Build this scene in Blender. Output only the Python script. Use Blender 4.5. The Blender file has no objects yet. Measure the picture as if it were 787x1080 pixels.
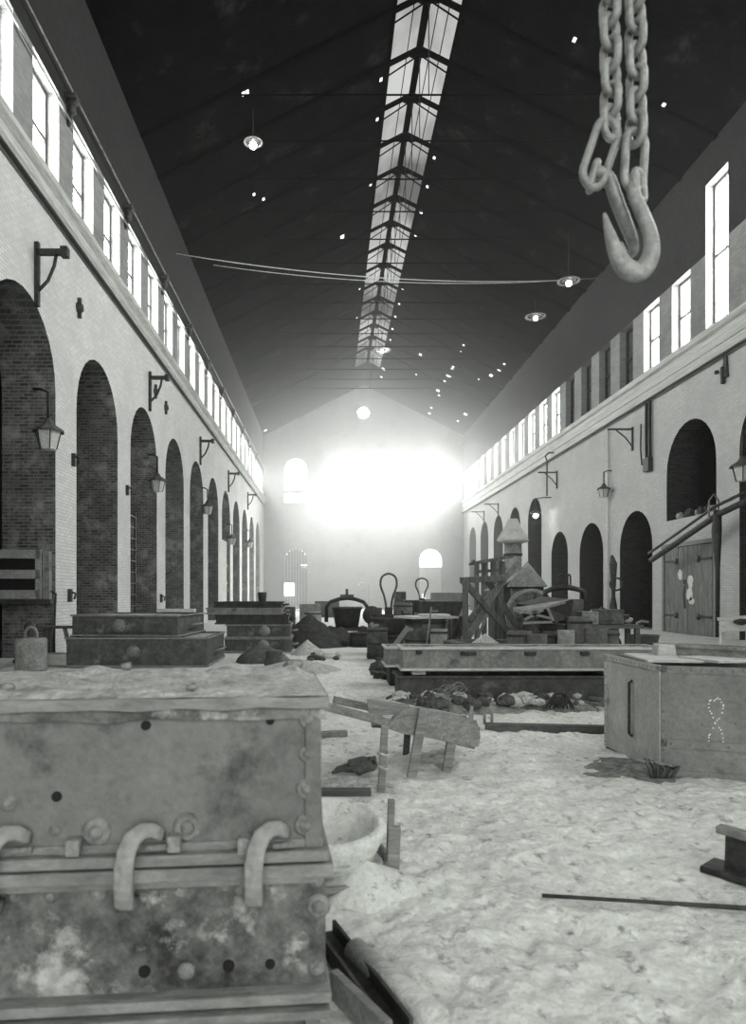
import bpy, bmesh, math, random
from mathutils import Vector, Matrix, noise
random.seed(7)
C = bpy.context.scene.collection
PI = math.pi
CZ = 1.55          # eye height
F = 740.0          # focal length in pixels of the 787 x 1080 frame
VX, VY = 347.0, 627.0

def P(px, py, Y):                     # a point of the place seen at that pixel, Y metres away
    return Vector(((px - VX) / F * Y, Y, CZ - (py - VY) / F * Y))
def G(px, py):                        # a point of the ground
    return P(px, py, F * CZ / (py - VY))

# ------------------------------------------------------------------ materials
def new_mat(name):
    m = bpy.data.materials.new(name); m.use_nodes = True
    nt = m.node_tree; nt.nodes.clear()
    return m, nt, nt.nodes, nt.links
TINT = (0.985, 1.0, 0.975)
def g3(v): return (v * TINT[0], v * TINT[1], v * TINT[2], 1)

def surf(name, a, b, scale=4.0, rough=0.85, bump=0.3, bscale=None, metal=0.0, lo=0.35, hi=0.65, detail=6, stretch=(1, 1, 1), spec=0.3, c=None, cscale=1.2, cpos=(0.55, 0.7), grime=0.34):
    """two greys mixed by noise, optionally patches of a third"""
    m, nt, N, L = new_mat(name)
    out = N.new('ShaderNodeOutputMaterial'); p = N.new('ShaderNodeBsdfPrincipled')
    p.inputs['Roughness'].default_value = rough; p.inputs['Metallic'].default_value = metal
    p.inputs['Specular IOR Level'].default_value = spec
    tc = N.new('ShaderNodeTexCoord'); mp = N.new('ShaderNodeMapping'); mp.inputs['Scale'].default_value = stretch
    L.new(tc.outputs['Object'], mp.inputs['Vector'])
    n1 = N.new('ShaderNodeTexNoise'); n1.inputs['Scale'].default_value = scale; n1.inputs['Detail'].default_value = detail; n1.inputs['Roughness'].default_value = 0.74
    L.new(mp.outputs['Vector'], n1.inputs['Vector'])
    r = N.new('ShaderNodeValToRGB'); r.color_ramp.elements[0].position = lo; r.color_ramp.elements[1].position = hi
    r.color_ramp.elements[0].color = g3(a); r.color_ramp.elements[1].color = g3(b)
    L.new(n1.outputs['Fac'], r.inputs['Fac']); col = r.outputs['Color']
    if c is not None:
        n3 = N.new('ShaderNodeTexNoise'); n3.inputs['Scale'].default_value = cscale; n3.inputs['Detail'].default_value = 7; n3.inputs['Roughness'].default_value = 0.7
        L.new(mp.outputs['Vector'], n3.inputs['Vector'])
        r3 = N.new('ShaderNodeValToRGB'); r3.color_ramp.elements[0].position = cpos[0]; r3.color_ramp.elements[1].position = cpos[1]
        L.new(n3.outputs['Fac'], r3.inputs['Fac'])
        mx = N.new('ShaderNodeMixRGB'); L.new(r3.outputs['Color'], mx.inputs['Fac']); L.new(col, mx.inputs['Color1']); mx.inputs['Color2'].default_value = g3(c)
        col = mx.outputs['Color']
    n4 = N.new('ShaderNodeTexNoise'); n4.inputs['Scale'].default_value = min((bscale or scale * 6) * 0.8, 30); n4.inputs['Detail'].default_value = 8; n4.inputs['Roughness'].default_value = 0.75
    L.new(mp.outputs['Vector'], n4.inputs['Vector'])
    r4 = N.new('ShaderNodeValToRGB'); r4.color_ramp.elements[0].position = 0.34; r4.color_ramp.elements[1].position = 0.66
    r4.color_ramp.elements[0].color = g3(1 - grime); r4.color_ramp.elements[1].color = g3(1 + grime * 0.6)
    L.new(n4.outputs['Fac'], r4.inputs['Fac'])
    m4 = N.new('ShaderNodeMixRGB'); m4.blend_type = 'MULTIPLY'; m4.inputs['Fac'].default_value = 1.0; L.new(col, m4.inputs['Color1']); L.new(r4.outputs['Color'], m4.inputs['Color2']); col = m4.outputs['Color']
    L.new(col, p.inputs['Base Color'])
    if bump:
        n2 = N.new('ShaderNodeTexNoise'); n2.inputs['Scale'].default_value = bscale or scale * 6; n2.inputs['Detail'].default_value = 5
        L.new(mp.outputs['Vector'], n2.inputs['Vector'])
        bp = N.new('ShaderNodeBump'); bp.inputs['Strength'].default_value = bump; bp.inputs['Distance'].default_value = 0.02
        L.new(n2.outputs['Fac'], bp.inputs['Height']); L.new(bp.outputs['Normal'], p.inputs['Normal'])
    L.new(p.outputs['BSDF'], out.inputs['Surface'])
    return m

def brick(name, c1, c2, mortar, patch=None, ppos=(0.5, 0.7), pscale=0.5, contrast=1.0, bump=0.5, msize=0.012, stain=None, wscale=1.0):
    m, nt, N, L = new_mat(name)
    out = N.new('ShaderNodeOutputMaterial'); p = N.new('ShaderNodeBsdfPrincipled')
    p.inputs['Roughness'].default_value = 0.9; p.inputs['Specular IOR Level'].default_value = 0.15
    tc = N.new('ShaderNodeTexCoord'); sx = N.new('ShaderNodeSeparateXYZ'); L.new(tc.outputs['Object'], sx.inputs[0])
    ad = N.new('ShaderNodeMath'); ad.operation = 'ADD'; L.new(sx.outputs['X'], ad.inputs[0]); L.new(sx.outputs['Y'], ad.inputs[1])
    cb = N.new('ShaderNodeCombineXYZ'); L.new(ad.outputs[0], cb.inputs['X']); L.new(sx.outputs['Z'], cb.inputs['Y'])
    b = N.new('ShaderNodeTexBrick'); L.new(cb.outputs[0], b.inputs['Vector'])
    b.inputs['Color1'].default_value = g3(c1); b.inputs['Color2'].default_value = g3(c2); b.inputs['Mortar'].default_value = g3(mortar)
    b.inputs['Scale'].default_value = 1.0; b.inputs['Brick Width'].default_value = 0.25 * wscale; b.inputs['Row Height'].default_value = 0.085 * wscale
    b.inputs['Mortar Size'].default_value = msize; b.inputs['Mortar Smooth'].default_value = 0.3; b.inputs['Bias'].default_value = 0.0
    col = b.outputs['Color']
    def layer(col, scale, pos, value, det=8):
        n = N.new('ShaderNodeTexNoise'); n.inputs['Scale'].default_value = scale; n.inputs['Detail'].default_value = det; n.inputs['Roughness'].default_value = 0.7
        L.new(tc.outputs['Object'], n.inputs['Vector'])
        r = N.new('ShaderNodeValToRGB'); r.color_ramp.elements[0].position = pos[0]; r.color_ramp.elements[1].position = pos[1]
        L.new(n.outputs['Fac'], r.inputs['Fac'])
        mx = N.new('ShaderNodeMixRGB'); L.new(r.outputs['Color'], mx.inputs['Fac']); L.new(col, mx.inputs['Color1']); mx.inputs['Color2'].default_value = g3(value)
        return mx.outputs['Color']
    if patch is not None: col = layer(col, pscale, ppos, patch)
    if stain is not None: col = layer(col, 0.23, (0.5, 0.8), stain)
    L.new(col, p.inputs['Base Color'])
    n2 = N.new('ShaderNodeTexNoise'); n2.inputs['Scale'].default_value = 9; n2.inputs['Detail'].default_value = 5; L.new(tc.outputs['Object'], n2.inputs['Vector'])
    ma = N.new('ShaderNodeMath'); ma.operation = 'MULTIPLY_ADD'; L.new(b.outputs['Fac'], ma.inputs[0]); ma.inputs[1].default_value = -0.6; L.new(n2.outputs['Fac'], ma.inputs[2])
    bp = N.new('ShaderNodeBump'); bp.inputs['Strength'].default_value = bump; bp.inputs['Distance'].default_value = 0.02
    L.new(ma.outputs[0], bp.inputs['Height']); L.new(bp.outputs['Normal'], p.inputs['Normal'])
    L.new(p.outputs['BSDF'], out.inputs['Surface'])
    return m

def glow(name, strength, low=None, scale=1.0, stretch=(1, 1, 1)):
    """daylit dirty glass: it passes diffuse daylight from the sky outside"""
    m, nt, N, L = new_mat(name)
    out = N.new('ShaderNodeOutputMaterial'); e = N.new('ShaderNodeEmission')
    e.inputs['Color'].default_value = g3(1.0); e.inputs['Strength'].default_value = strength
    if low is not None:
        tc = N.new('ShaderNodeTexCoord'); mp = N.new('ShaderNodeMapping'); mp.inputs['Scale'].default_value = stretch
        L.new(tc.outputs['Object'], mp.inputs['Vector'])
        n = N.new('ShaderNodeTexNoise'); n.inputs['Scale'].default_value = scale; n.inputs['Detail'].default_value = 6
        L.new(mp.outputs['Vector'], n.inputs['Vector'])
        mr = N.new('ShaderNodeMapRange'); mr.inputs['From Min'].default_value = 0.35; mr.inputs['From Max'].default_value = 0.65
        mr.inputs['To Min'].default_value = low; mr.inputs['To Max'].default_value = strength
        L.new(n.outputs['Fac'], mr.inputs['Value']); L.new(mr.outputs[0], e.inputs['Strength'])
    L.new(e.outputs[0], out.inputs['Surface'])
    return m

M = {}
M['plaster'] = brick('whitewashed_brick', 0.64, 0.54, 0.44, patch=0.46, ppos=(0.48, 0.75), pscale=0.6, bump=0.35, stain=0.40)
M['jamb'] = brick('bare_brick', 0.15, 0.055, 0.20, patch=0.30, ppos=(0.5, 0.66), pscale=1.7, bump=0.8, stain=0.05, msize=0.014)
M['infill'] = brick('sooty_brick', 0.12, 0.06, 0.2, patch=0.2, ppos=(0.55, 0.7), pscale=0.8, bump=0.7)
M['rwall'] = brick('whitewashed_brick_worn', 0.52, 0.44, 0.36, patch=0.38, ppos=(0.45, 0.72), pscale=0.5, bump=0.35, stain=0.34)
M['rjamb'] = brick('shaded_arch_brick', 0.045, 0.02, 0.07, patch=0.03, bump=0.6)  # right arch brick darkened to paint in the shade of the unlit jambs
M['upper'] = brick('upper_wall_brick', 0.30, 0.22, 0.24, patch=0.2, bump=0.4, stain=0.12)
M['attic'] = brick('dark_upper_wall', 0.03, 0.02, 0.025, patch=0.02, bump=0.4)  # wall above the window heads, darker than the brick below
M['farwall'] = brick('far_wall_brick', 0.28, 0.22, 0.25, patch=0.18, bump=0.4)
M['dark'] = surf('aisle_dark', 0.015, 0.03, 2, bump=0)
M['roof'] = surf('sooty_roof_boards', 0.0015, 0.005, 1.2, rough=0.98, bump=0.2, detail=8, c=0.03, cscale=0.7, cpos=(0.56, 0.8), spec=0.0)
M['cornice'] = surf('whitewashed_cornice', 0.36, 0.55, 1.5, bump=0.3, stretch=(1, 0.15, 2), c=0.18, cscale=1.5, cpos=(0.6, 0.75))
M['rcornice'] = surf('weathered_runway_timber', 0.42, 0.6, 1.5, bump=0.3, stretch=(1, 0.1, 3), c=0.3, cscale=1.5, cpos=(0.6, 0.75))
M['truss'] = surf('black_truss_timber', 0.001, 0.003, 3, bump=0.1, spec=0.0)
M['rod'] = surf('dark_iron_rod', 0.012, 0.03, 5, bump=0, rough=0.6)
M['wire'] = surf('bright_wire', 0.5, 0.6, 5, bump=0, rough=0.4)
M['iron'] = surf('rusty_cast_iron', 0.10, 0.24, 5, bump=0.5, rough=0.75, c=0.36, cscale=3, cpos=(0.58, 0.7), lo=0.3, hi=0.7)
M['plate'] = surf('flask_plate', 0.13, 0.21, 1.6, grime=0.2, bump=0.45, bscale=26, rough=0.8, c=0.04, cscale=2.2, cpos=(0.52, 0.68), lo=0.3, hi=0.7)
M['plate_low'] = surf('flask_plate_scaled', 0.035, 0.22, 2.0, grime=0.4, bump=0.8, bscale=16, rough=0.85, c=0.42, cscale=3.0, cpos=(0.53, 0.62), lo=0.38, hi=0.62)
M['flange'] = surf('flask_flange', 0.16, 0.32, 4, bump=0.5, bscale=25, stretch=(0.4, 1, 1), c=0.09, cscale=5, cpos=(0.56, 0.68))
M['clamp'] = surf('clamp_iron', 0.22, 0.34, 7, grime=0.15, bump=0.35, rough=0.6, c=0.07, cscale=8, cpos=(0.58, 0.72))
M['bolt'] = surf('bolt_iron', 0.12, 0.3, 14, grime=0.2, bump=0.4, rough=0.7)
M['chain'] = surf('galvanised_chain', 0.14, 0.32, 24, grime=0.15, bump=0.2, bscale=70, rough=0.42, spec=0.6)
M['hole'] = surf('dark_hole', 0.01, 0.015, 3, bump=0)
M['sand'] = surf('moulding_sand', 0.62, 0.80, 1.6, bump=1.0, bscale=22, rough=0.95, c=0.26, grime=0.22, cscale=9, cpos=(0.56, 0.68), spec=0.05, detail=9)
M['sandcap'] = surf('sand_on_flask', 0.38, 0.60, 7, bump=1.0, bscale=45, rough=0.95, c=0.24, cscale=5, cpos=(0.56, 0.68), spec=0.05, grime=0.4)
M['dark_and_shade_sand'] = surf('dark_sand_and_box_shade', 0.14, 0.34, 6, bump=1.0, bscale=28, rough=0.97, spec=0.05)  # dark sand of lumps and banks; also the painted shadow by the box
M['darksand'] = surf('burnt_sand', 0.04, 0.08, 6, bump=0.9, bscale=40, rough=0.97, spec=0.05)
M['wood'] = surf('weathered_wood', 0.16, 0.30, 3, bump=0.4, stretch=(0.6, 6, 6), rough=0.85)
M['lightwood'] = surf('pale_dusty_wood', 0.45, 0.65, 3, bump=0.4, stretch=(0.6, 5, 5), rough=0.9)
M['darkwood'] = surf('dark_wood', 0.06, 0.13, 3, bump=0.4, stretch=(0.7, 6, 6), rough=0.85)
M['timber'] = surf('trestle_timber', 0.08, 0.17, 3, bump=0.4, stretch=(3, 3, 0.6), rough=0.85)
M['darkiron'] = surf('black_iron', 0.02, 0.06, 6, bump=0.3, rough=0.6)
M['midiron'] = surf('grey_iron', 0.05, 0.12, 5, bump=0.4, rough=0.7, c=0.2, cscale=2.5, cpos=(0.58, 0.72))
M['paleiron'] = surf('dusty_iron', 0.16, 0.3, 3.5, bump=0.4, rough=0.8, c=0.09, cscale=2.2, cpos=(0.57, 0.72))
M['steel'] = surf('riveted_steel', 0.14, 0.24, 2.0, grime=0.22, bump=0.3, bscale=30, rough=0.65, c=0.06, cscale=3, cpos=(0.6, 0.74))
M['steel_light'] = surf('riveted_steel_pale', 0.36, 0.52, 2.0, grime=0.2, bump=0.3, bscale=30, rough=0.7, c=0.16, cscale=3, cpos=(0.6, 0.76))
M['chalk'] = surf('chalk', 0.75, 0.85, 9, bump=0)
M['rock'] = surf('clinker', 0.04, 0.13, 9, bump=0.8, rough=0.95)
M['palerock'] = surf('sand_lumps', 0.4, 0.6, 9, bump=0.8, rough=0.95)
M['door'] = surf('old_boards', 0.12, 0.24, 2.5, bump=0.4, stretch=(4, 4, 0.5), c=0.5, cscale=1.6, cpos=(0.64, 0.7))
M['cloth'] = surf('sooty_cloth', 0.08, 0.16, 8, bump=0.6)
M['whitepaint'] = surf('white_paint', 0.6, 0.75, 4, bump=0.1)
M['lampglass'] = surf('lamp_glass', 0.45, 0.6, 5, bump=0, rough=0.3)
M['globe'] = surf('dark_globe', 0.02, 0.04, 5, bump=0, rough=0.25)
M['rope'] = surf('rope', 0.35, 0.5, 30, bump=0.3)
M['bulb'] = glow('lit_bulb', 30.0)
M['sideglass'] = glow('daylit_side_glass', 19.5)
M['farglass'] = glow('daylit_far_glass', 44.0)
M['farglass_soft'] = glow('daylit_far_glass_dirty', 4.0)
M['backglass'] = glow('daylit_side_glass_near', 7.0)
M['lowglass'] = glow('daylit_low_glass', 3.0)
M['skyglass'] = glow('dirty_ridge_glass', 0.42, low=0.10, scale=0.5, stretch=(0.6, 0.35, 1))
M['deadglass'] = surf('sooted_glass', 0.04, 0.1, 1.5, bump=0)
M['board'] = surf('fuse_board', 0.24, 0.34, 3, bump=0.2)

# ------------------------------------------------------------------ mesh helpers
class MB:
    def __init__(s): s.bm = bmesh.new(); s.mi = 0
    def face(s, pts):
        vs = [s.bm.verts.new(p) for p in pts]
        f = s.bm.faces.new(vs); f.material_index = s.mi; return f
    def _add(s, verts, faces, mat=None, smooth=False):
        vs = [s.bm.verts.new(mat @ Vector(v) if mat else v) for v in verts]
        for fc in faces:
            try:
                f = s.bm.faces.new([vs[i] for i in fc]); f.material_index = s.mi; f.smooth = smooth
            except ValueError: pass
        return vs
    def box(s, c, d, rot=None, taper=1.0, ty=None):
        x, y, z = d[0] / 2, d[1] / 2, d[2] / 2; ty = taper if ty is None else ty
        v = [(-x, -y, -z), (x, -y, -z), (x, y, -z), (-x, y, -z), (-x * taper, -y * ty, z), (x * taper, -y * ty, z), (x * taper, y * ty, z), (-x * taper, y * ty, z)]
        f = [(0, 3, 2, 1), (4, 5, 6, 7), (0, 1, 5, 4), (1, 2, 6, 5), (2, 3, 7, 6), (3, 0, 4, 7)]
        m = Matrix.Translation(Vector(c)) @ (rot.to_4x4() if rot is not None else Matrix.Identity(4))
        s._add(v, f, m); return s
    def bar(s, p0, p1, w, h, up=(0, 0, 1)):
        p0, p1 = Vector(p0), Vector(p1); d = p1 - p0; L_ = d.length
        if L_ < 1e-6: return s
        x = d.normalized(); u = Vector(up)
        if abs(x.dot(u)) > 0.97: u = Vector((0, 1, 0))
        y = u.cross(x).normalized(); z = x.cross(y)
        m = Matrix((x, y, z)).transposed()
        return s.box((p0 + p1) / 2, (L_, w, h), m)
    def tube(s, pts, r, seg=8, closed=False, cap=True, flat=1.0, smooth=True, sq=1.0):
        def cc(v): return math.copysign(abs(v) ** sq, v)
        pts = [Vector(p) for p in pts]; n = len(pts)
        rs = r if isinstance(r, (list, tuple)) else [r] * n
        rings = []; prev = None
        for i, p in enumerate(pts):
            a = pts[(i - 1) % n] if (closed or i > 0) else p
            b = pts[(i + 1) % n] if (closed or i < n - 1) else p
            t = (b - a).normalized()
            if prev is None:
                u = Vector((0, 0, 1)) if abs(t.z) < 0.9 else Vector((0, 1, 0))
                u = (u - t * u.dot(t)).normalized()
            else:
                u = (prev - t * prev.dot(t))
                u = u.normalized() if u.length > 1e-5 else t.orthogonal().normalized()
            prev = u; w = t.cross(u)
            rings.append([s.bm.verts.new(p + (u * cc(math.cos(2 * PI * k / seg)) * flat + w * cc(math.sin(2 * PI * k / seg))) * rs[i]) for k in range(seg)])
        m = n if closed else n - 1
        for i in range(m):
            A, B = rings[i], rings[(i + 1) % n]
            for k in range(seg):
                f = s.bm.faces.new((A[k], A[(k + 1) % seg], B[(k + 1) % seg], B[k])); f.smooth = smooth; f.material_index = s.mi
        if cap and not closed:
            for R_ in (rings[0], rings[-1]):
                if rs[0] > 0:
                    try: s.bm.faces.new(R_).material_index = s.mi
                    except ValueError: pass
        return s
    def cyl(s, p0, p1, r0, r1=None, seg=16):
        return s.tube([p0, p1], [r0, r0 if r1 is None else r1], seg, smooth=seg > 6)
    def lathe(s, c, prof, seg=24, axis='z', smooth=True, a0=0, a1=2 * PI):
        c = Vector(c); rings = []
        full = abs(a1 - a0 - 2 * PI) < 1e-6
        cnt = seg if full else seg + 1
        for r, z in prof:
            ring = []
            for k in range(cnt):
                a = a0 + (a1 - a0) * k / seg
                q = (r * math.cos(a), r * math.sin(a), z)
                if axis == 'y': q = (q[0], q[2], q[1])
                if axis == 'x': q = (q[2], q[0], q[1])
                ring.append(s.bm.verts.new(c + Vector(q)))
            rings.append(ring)
        for A, B in zip(rings, rings[1:]):
            for k in range(cnt if full else cnt - 1):
                try:
                    f = s.bm.faces.new((A[k], A[(k + 1) % cnt], B[(k + 1) % cnt], B[k])); f.smooth = smooth; f.material_index = s.mi
                except ValueError: pass
        return s
    def prism(s, poly, d0, d1, plane='xz', off=(0, 0, 0)):
        o = Vector(off)
        def q(a, b, d):
            return o + Vector({'xz': (a, d, b), 'yz': (d, a, b), 'xy': (a, b, d)}[plane])
        A = [s.bm.verts.new(q(a, b, d0)) for a, b in poly]; B = [s.bm.verts.new(q(a, b, d1)) for a, b in poly]
        s.bm.faces.new(A[::-1]).material_index = s.mi; s.bm.faces.new(B).material_index = s.mi
        n = len(poly)
        for k in range(n):
            s.bm.faces.new((A[k], A[(k + 1) % n], B[(k + 1) % n], B[k])).material_index = s.mi
        return s
    def lump(s, c, r, sc=(1, 1, 1), seed=0, amp=0.3, sub=2):
        vs = bmesh.ops.create_icosphere(s.bm, subdivisions=sub, radius=1.0)['verts']
        for v in vs:
            n = 1 + amp * noise.noise(v.co * 1.6 + Vector((seed * 3.7, seed, -seed)))
            v.co = Vector(c) + Vector((v.co.x * sc[0], v.co.y * sc[1], v.co.z * sc[2])) * n * r
        return s
    def build(s, name, mats, parent=None, bevel=0, fix=True, smooth=False):
        if fix: bmesh.ops.recalc_face_normals(s.bm, faces=s.bm.faces)
        me = bpy.data.meshes.new(name); s.bm.to_mesh(me); s.bm.free()
        for m in (mats if isinstance(mats, (list, tuple)) else [mats]): me.materials.append(M[m] if isinstance(m, str) else m)
        if smooth:
            for f in me.polygons: f.use_smooth = True
        o = bpy.data.objects.new(name, me); C.objects.link(o)
        if parent is not None: o.parent = parent
        if bevel:
            b = o.modifiers.new('bevel', 'BEVEL'); b.width = bevel; b.segments = 2; b.limit_method = 'ANGLE'
        return o

def tag(o, label, cat, group=None, kind=None):
    o['label'] = label; o['category'] = cat
    if group: o['group'] = group
    o['kind'] = kind or 'thing'
    return o
def thing(name, label, cat, loc=(0, 0, 0), rz=0.0, group=None):
    o = bpy.data.objects.new(name, None); o.empty_display_size = 0.1; C.objects.link(o)
    o.location = loc; o.rotation_euler = (0, 0, rz)
    return tag(o, label, cat, group)
def struct(o): o['kind'] = 'structure'; return o
def dup(root, loc=None, rz=None, label=None, scale=None):
    r = root.copy(); C.objects.link(r)
    if loc is not None: r.location = loc
    if rz is not None: r.rotation_euler = (0, 0, rz)
    if scale is not None: r.scale = scale
    if label: r['label'] = label
    for ch in list(root.children):
        c = ch.copy(); C.objects.link(c); c.parent = r
        for g in list(ch.children):
            d = g.copy(); C.objects.link(d); d.parent = c
    return r
def part(name, mb, mat, parent, bevel=0, smooth=False, label=None):
    o = mb.build(name, mat, parent, bevel=bevel, smooth=smooth)
    if label: o['label'] = label
    return o

# ------------------------------------------------------------------ the hall
XL, XR, YF, YB = -6.9, 14.2, 74.0, -12.0
XC = (XL + XR) / 2
EAVE, RIDGE = 18.35, 23.65
SL = (RIDGE - EAVE) / ((XR - XL) / 2)
BAY = 5.21
LB, RB = 15.83, 27.6                     # depth of the first seen arches

# --- floor of trodden sand
def sand_h(x, y):
    near = max(0.0, min(1.0, (30 - y) / 22))
    v = Vector((x, y, 0))
    h = 0.024 * noise.noise(v * 1.3)
    h += near * 0.028 * noise.noise(v * 4.2 + Vector((5, 0, 0)))
    r = 1 - abs(noise.noise(v * 7.5 + Vector((0, 9, 0)))) * 2
    h += near * 0.020 * r * (0.6 + noise.noise(v * 1.1))
    h += near * 0.017 * noise.noise(v * 13 + Vector((0, 0, 3)))
    if near > 0 and -1.5 < x < 5: h += near * 0.034 * (min(noise.voronoi(v * 5.5 + Vector((0.25 * noise.noise(v * 3), 0, 0)))[0][0], 0.55) - 0.3)
    return h - 0.02
def steps(spec):
    out = [spec[0][0]]
    for a, b, d in spec:
        n = max(1, round((b - a) / d)); out += [a + (b - a) * k / n for k in range(1, n + 1)]
    return out
xs = steps([(-6.9, -1.0, 0.25), (-1.0, 4.6, 0.03), (4.6, 14.2, 0.2)])
ys = steps([(-12, 2.0, 0.7), (2.0, 6.0, 0.028), (6.0, 12.0, 0.06), (12, 30, 0.2), (30, 74, 1.0)])
me = bpy.data.meshes.new('floor')
nx, ny = len(xs), len(ys)
me.from_pydata([(x, y, sand_h(x, y)) for y in ys for x in xs], [], [(j * nx + i, j * nx + i + 1, (j + 1) * nx + i + 1, (j + 1) * nx + i) for j in range(ny - 1) for i in range(nx - 1)])
for p_ in me.polygons: p_.use_smooth = True
me.materials.append(M['sand'])
fl = bpy.data.objects.new('floor', me); C.objects.link(fl); struct(fl)

# --- arcaded walls
def outline(a, n=14):
    hw, sp = a['hw'], a['crown'] - a['hw'] * a.get('sq', 1.0)
    pts = []
    for k in range(n + 1):
        th = PI - PI * k / n
        pts.append((a['y'] + hw * math.cos(th), sp + (a['crown'] - sp) * math.sin(th)))
    return [(a['y'] - hw, a['base'])] + pts + [(a['y'] + hw, a['base'])]
def arcade(mb, X, s, y0, y1, arches, z0, z1, t, idx=(0, 1, 2)):
    y = y0
    for a in arches:
        ol = outline(a)
        mb.mi = idx[0]
        mb.face([(X, y, z0), (X, ol[0][0], z0), (X, ol[0][0], z1), (X, y, z1)])
        for (ya, za), (yb, zb) in zip(ol[1:-1], ol[2:-1]):
            mb.face([(X, ya, za), (X, yb, zb), (X, yb, z1), (X, ya, z1)])
        if a['base'] > z0:
            mb.face([(X, ol[0][0], z0), (X, ol[-1][0], z0), (X, ol[-1][0], a['base']), (X, ol[0][0], a['base'])])
            mb.face([(X, ol[0][0], a['base']), (X, ol[-1][0], a['base']), (X + s * t, ol[-1][0], a['base']), (X + s * t, ol[0][0], a['base'])])
        mb.mi = idx[1]
        for (ya, za), (yb, zb) in zip(ol, ol[1:]):
            mb.face([(X, ya, za), (X, yb, zb), (X + s * t, yb, zb), (X + s * t, ya, za)])
        mb.mi = idx[2]
        if a.get('fill'):
            f = [(X + s * (t - 0.01), q[0], q[1]) for q in ol]
            mb.face(f)
        y = ol[-1][0]
    mb.mi = idx[0]
    mb.face([(X, y, z0), (X, y1, z0), (X, y1, z1), (X, y, z1)])
def clere(mb, X, s, y0, y1, wins, hw, za, zb, z0, z1, t, idx=(0, 1), tall=lambda y: 0):
    y = y0; mb.mi = idx[0]
    mb.face([(X, y0, z0), (X, y1, z0), (X, y1, za), (X, y0, za)])
    for w in wins:
        a, b = w - hw, w + hw
        mb.mi = idx[0]
        mb.face([(X, y, za), (X, a, za), (X, a, zb), (X, y, zb)])
        zt = zb + tall(w); mb.mi = idx[1]
        mb.face([(X, y, zb), (X, a, zb), (X, a, z1), (X, y, z1)]); mb.face([(X, a, zt), (X, b, zt), (X, b, z1), (X, a, z1)]); mb.mi = idx[0]
        for q in ([(a, za), (a, zt)], [(b, za), (b, zt)], [(a, za), (b, za)], [(a, zt), (b, zt)]):
            mb.face([(X, q[0][0], q[0][1]), (X, q[1][0], q[1][1]), (X + s * t, q[1][0], q[1][1]), (X + s * t, q[0][0], q[0][1])])
        y = b
    mb.face([(X, y, za), (X, y1, za), (X, y1, zb), (X, y, zb)])
    mb.mi = idx[1]
    mb.face([(X, y, zb), (X, y1, zb), (X, y1, z1), (X, y, z1)])

WT = 1.35
def arch(y, hw=1.87, crown=8.5, base=-0.05, sq=1.0, fill=False): return dict(y=y, hw=hw, crown=crown, base=base, sq=sq, fill=fill)
left_arches = [arch(LB + BAY * n, fill=(n != 0)) for n in range(-5, 11)]
lwin = [LB + BAY * n + d for n in range(-5, 11) for d in (-1.3, 1.3)] + [LB + BAY * 11 - 1.3]
mb = MB()
arcade(mb, XL, -1, YB, YF, left_arches, -0.1, 11.6, WT, (0, 1, 1))
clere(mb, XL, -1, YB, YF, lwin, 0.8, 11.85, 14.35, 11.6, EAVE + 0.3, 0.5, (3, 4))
mb.build('wall_left', ['plaster', 'jamb', 'infill', 'upper', 'attic']); struct(bpy.data.objects['wall_left'])

right_arches = []
for n in range(-7, 9):
    y = RB + BAY * n
    if n in (1, 2, 3): right_arches.append(arch(y + (-0.3 if n == 1 else 0), hw=1.72 if n != 3 else 1.55, crown=5.42, fill=False))
    elif n == 0: right_arches.append(arch(y, hw=1.89, crown=8.42, base=3.62 + 1.0))
    elif n < 0: right_arches.append(arch(y, hw=1.87, crown=8.42))
    else: right_arches.append(arch(y, hw=1.6, crown=8.2, fill=True))
rwin = [28.3 + 2.605 * k for k in range(-15, 18)]
mb = MB()
arcade(mb, XR, 1, YB, YF, right_arches, -0.1, 10.1, WT, (0, 1, 2))
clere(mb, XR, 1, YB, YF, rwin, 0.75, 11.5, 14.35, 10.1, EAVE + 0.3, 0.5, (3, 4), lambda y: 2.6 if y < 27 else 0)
mb.build('wall_right', ['rwall', 'rjamb', 'infill', 'upper', 'attic']); struct(bpy.data.objects['wall_right'])

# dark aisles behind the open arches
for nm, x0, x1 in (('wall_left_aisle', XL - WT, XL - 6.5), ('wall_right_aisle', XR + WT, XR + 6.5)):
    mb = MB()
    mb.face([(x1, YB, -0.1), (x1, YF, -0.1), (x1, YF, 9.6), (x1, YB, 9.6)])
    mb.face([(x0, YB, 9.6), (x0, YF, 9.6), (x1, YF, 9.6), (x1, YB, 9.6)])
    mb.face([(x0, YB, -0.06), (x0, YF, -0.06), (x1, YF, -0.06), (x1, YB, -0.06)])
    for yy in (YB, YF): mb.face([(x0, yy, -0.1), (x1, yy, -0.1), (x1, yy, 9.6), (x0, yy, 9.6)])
    struct(mb.build(nm, 'dark'))

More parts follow.
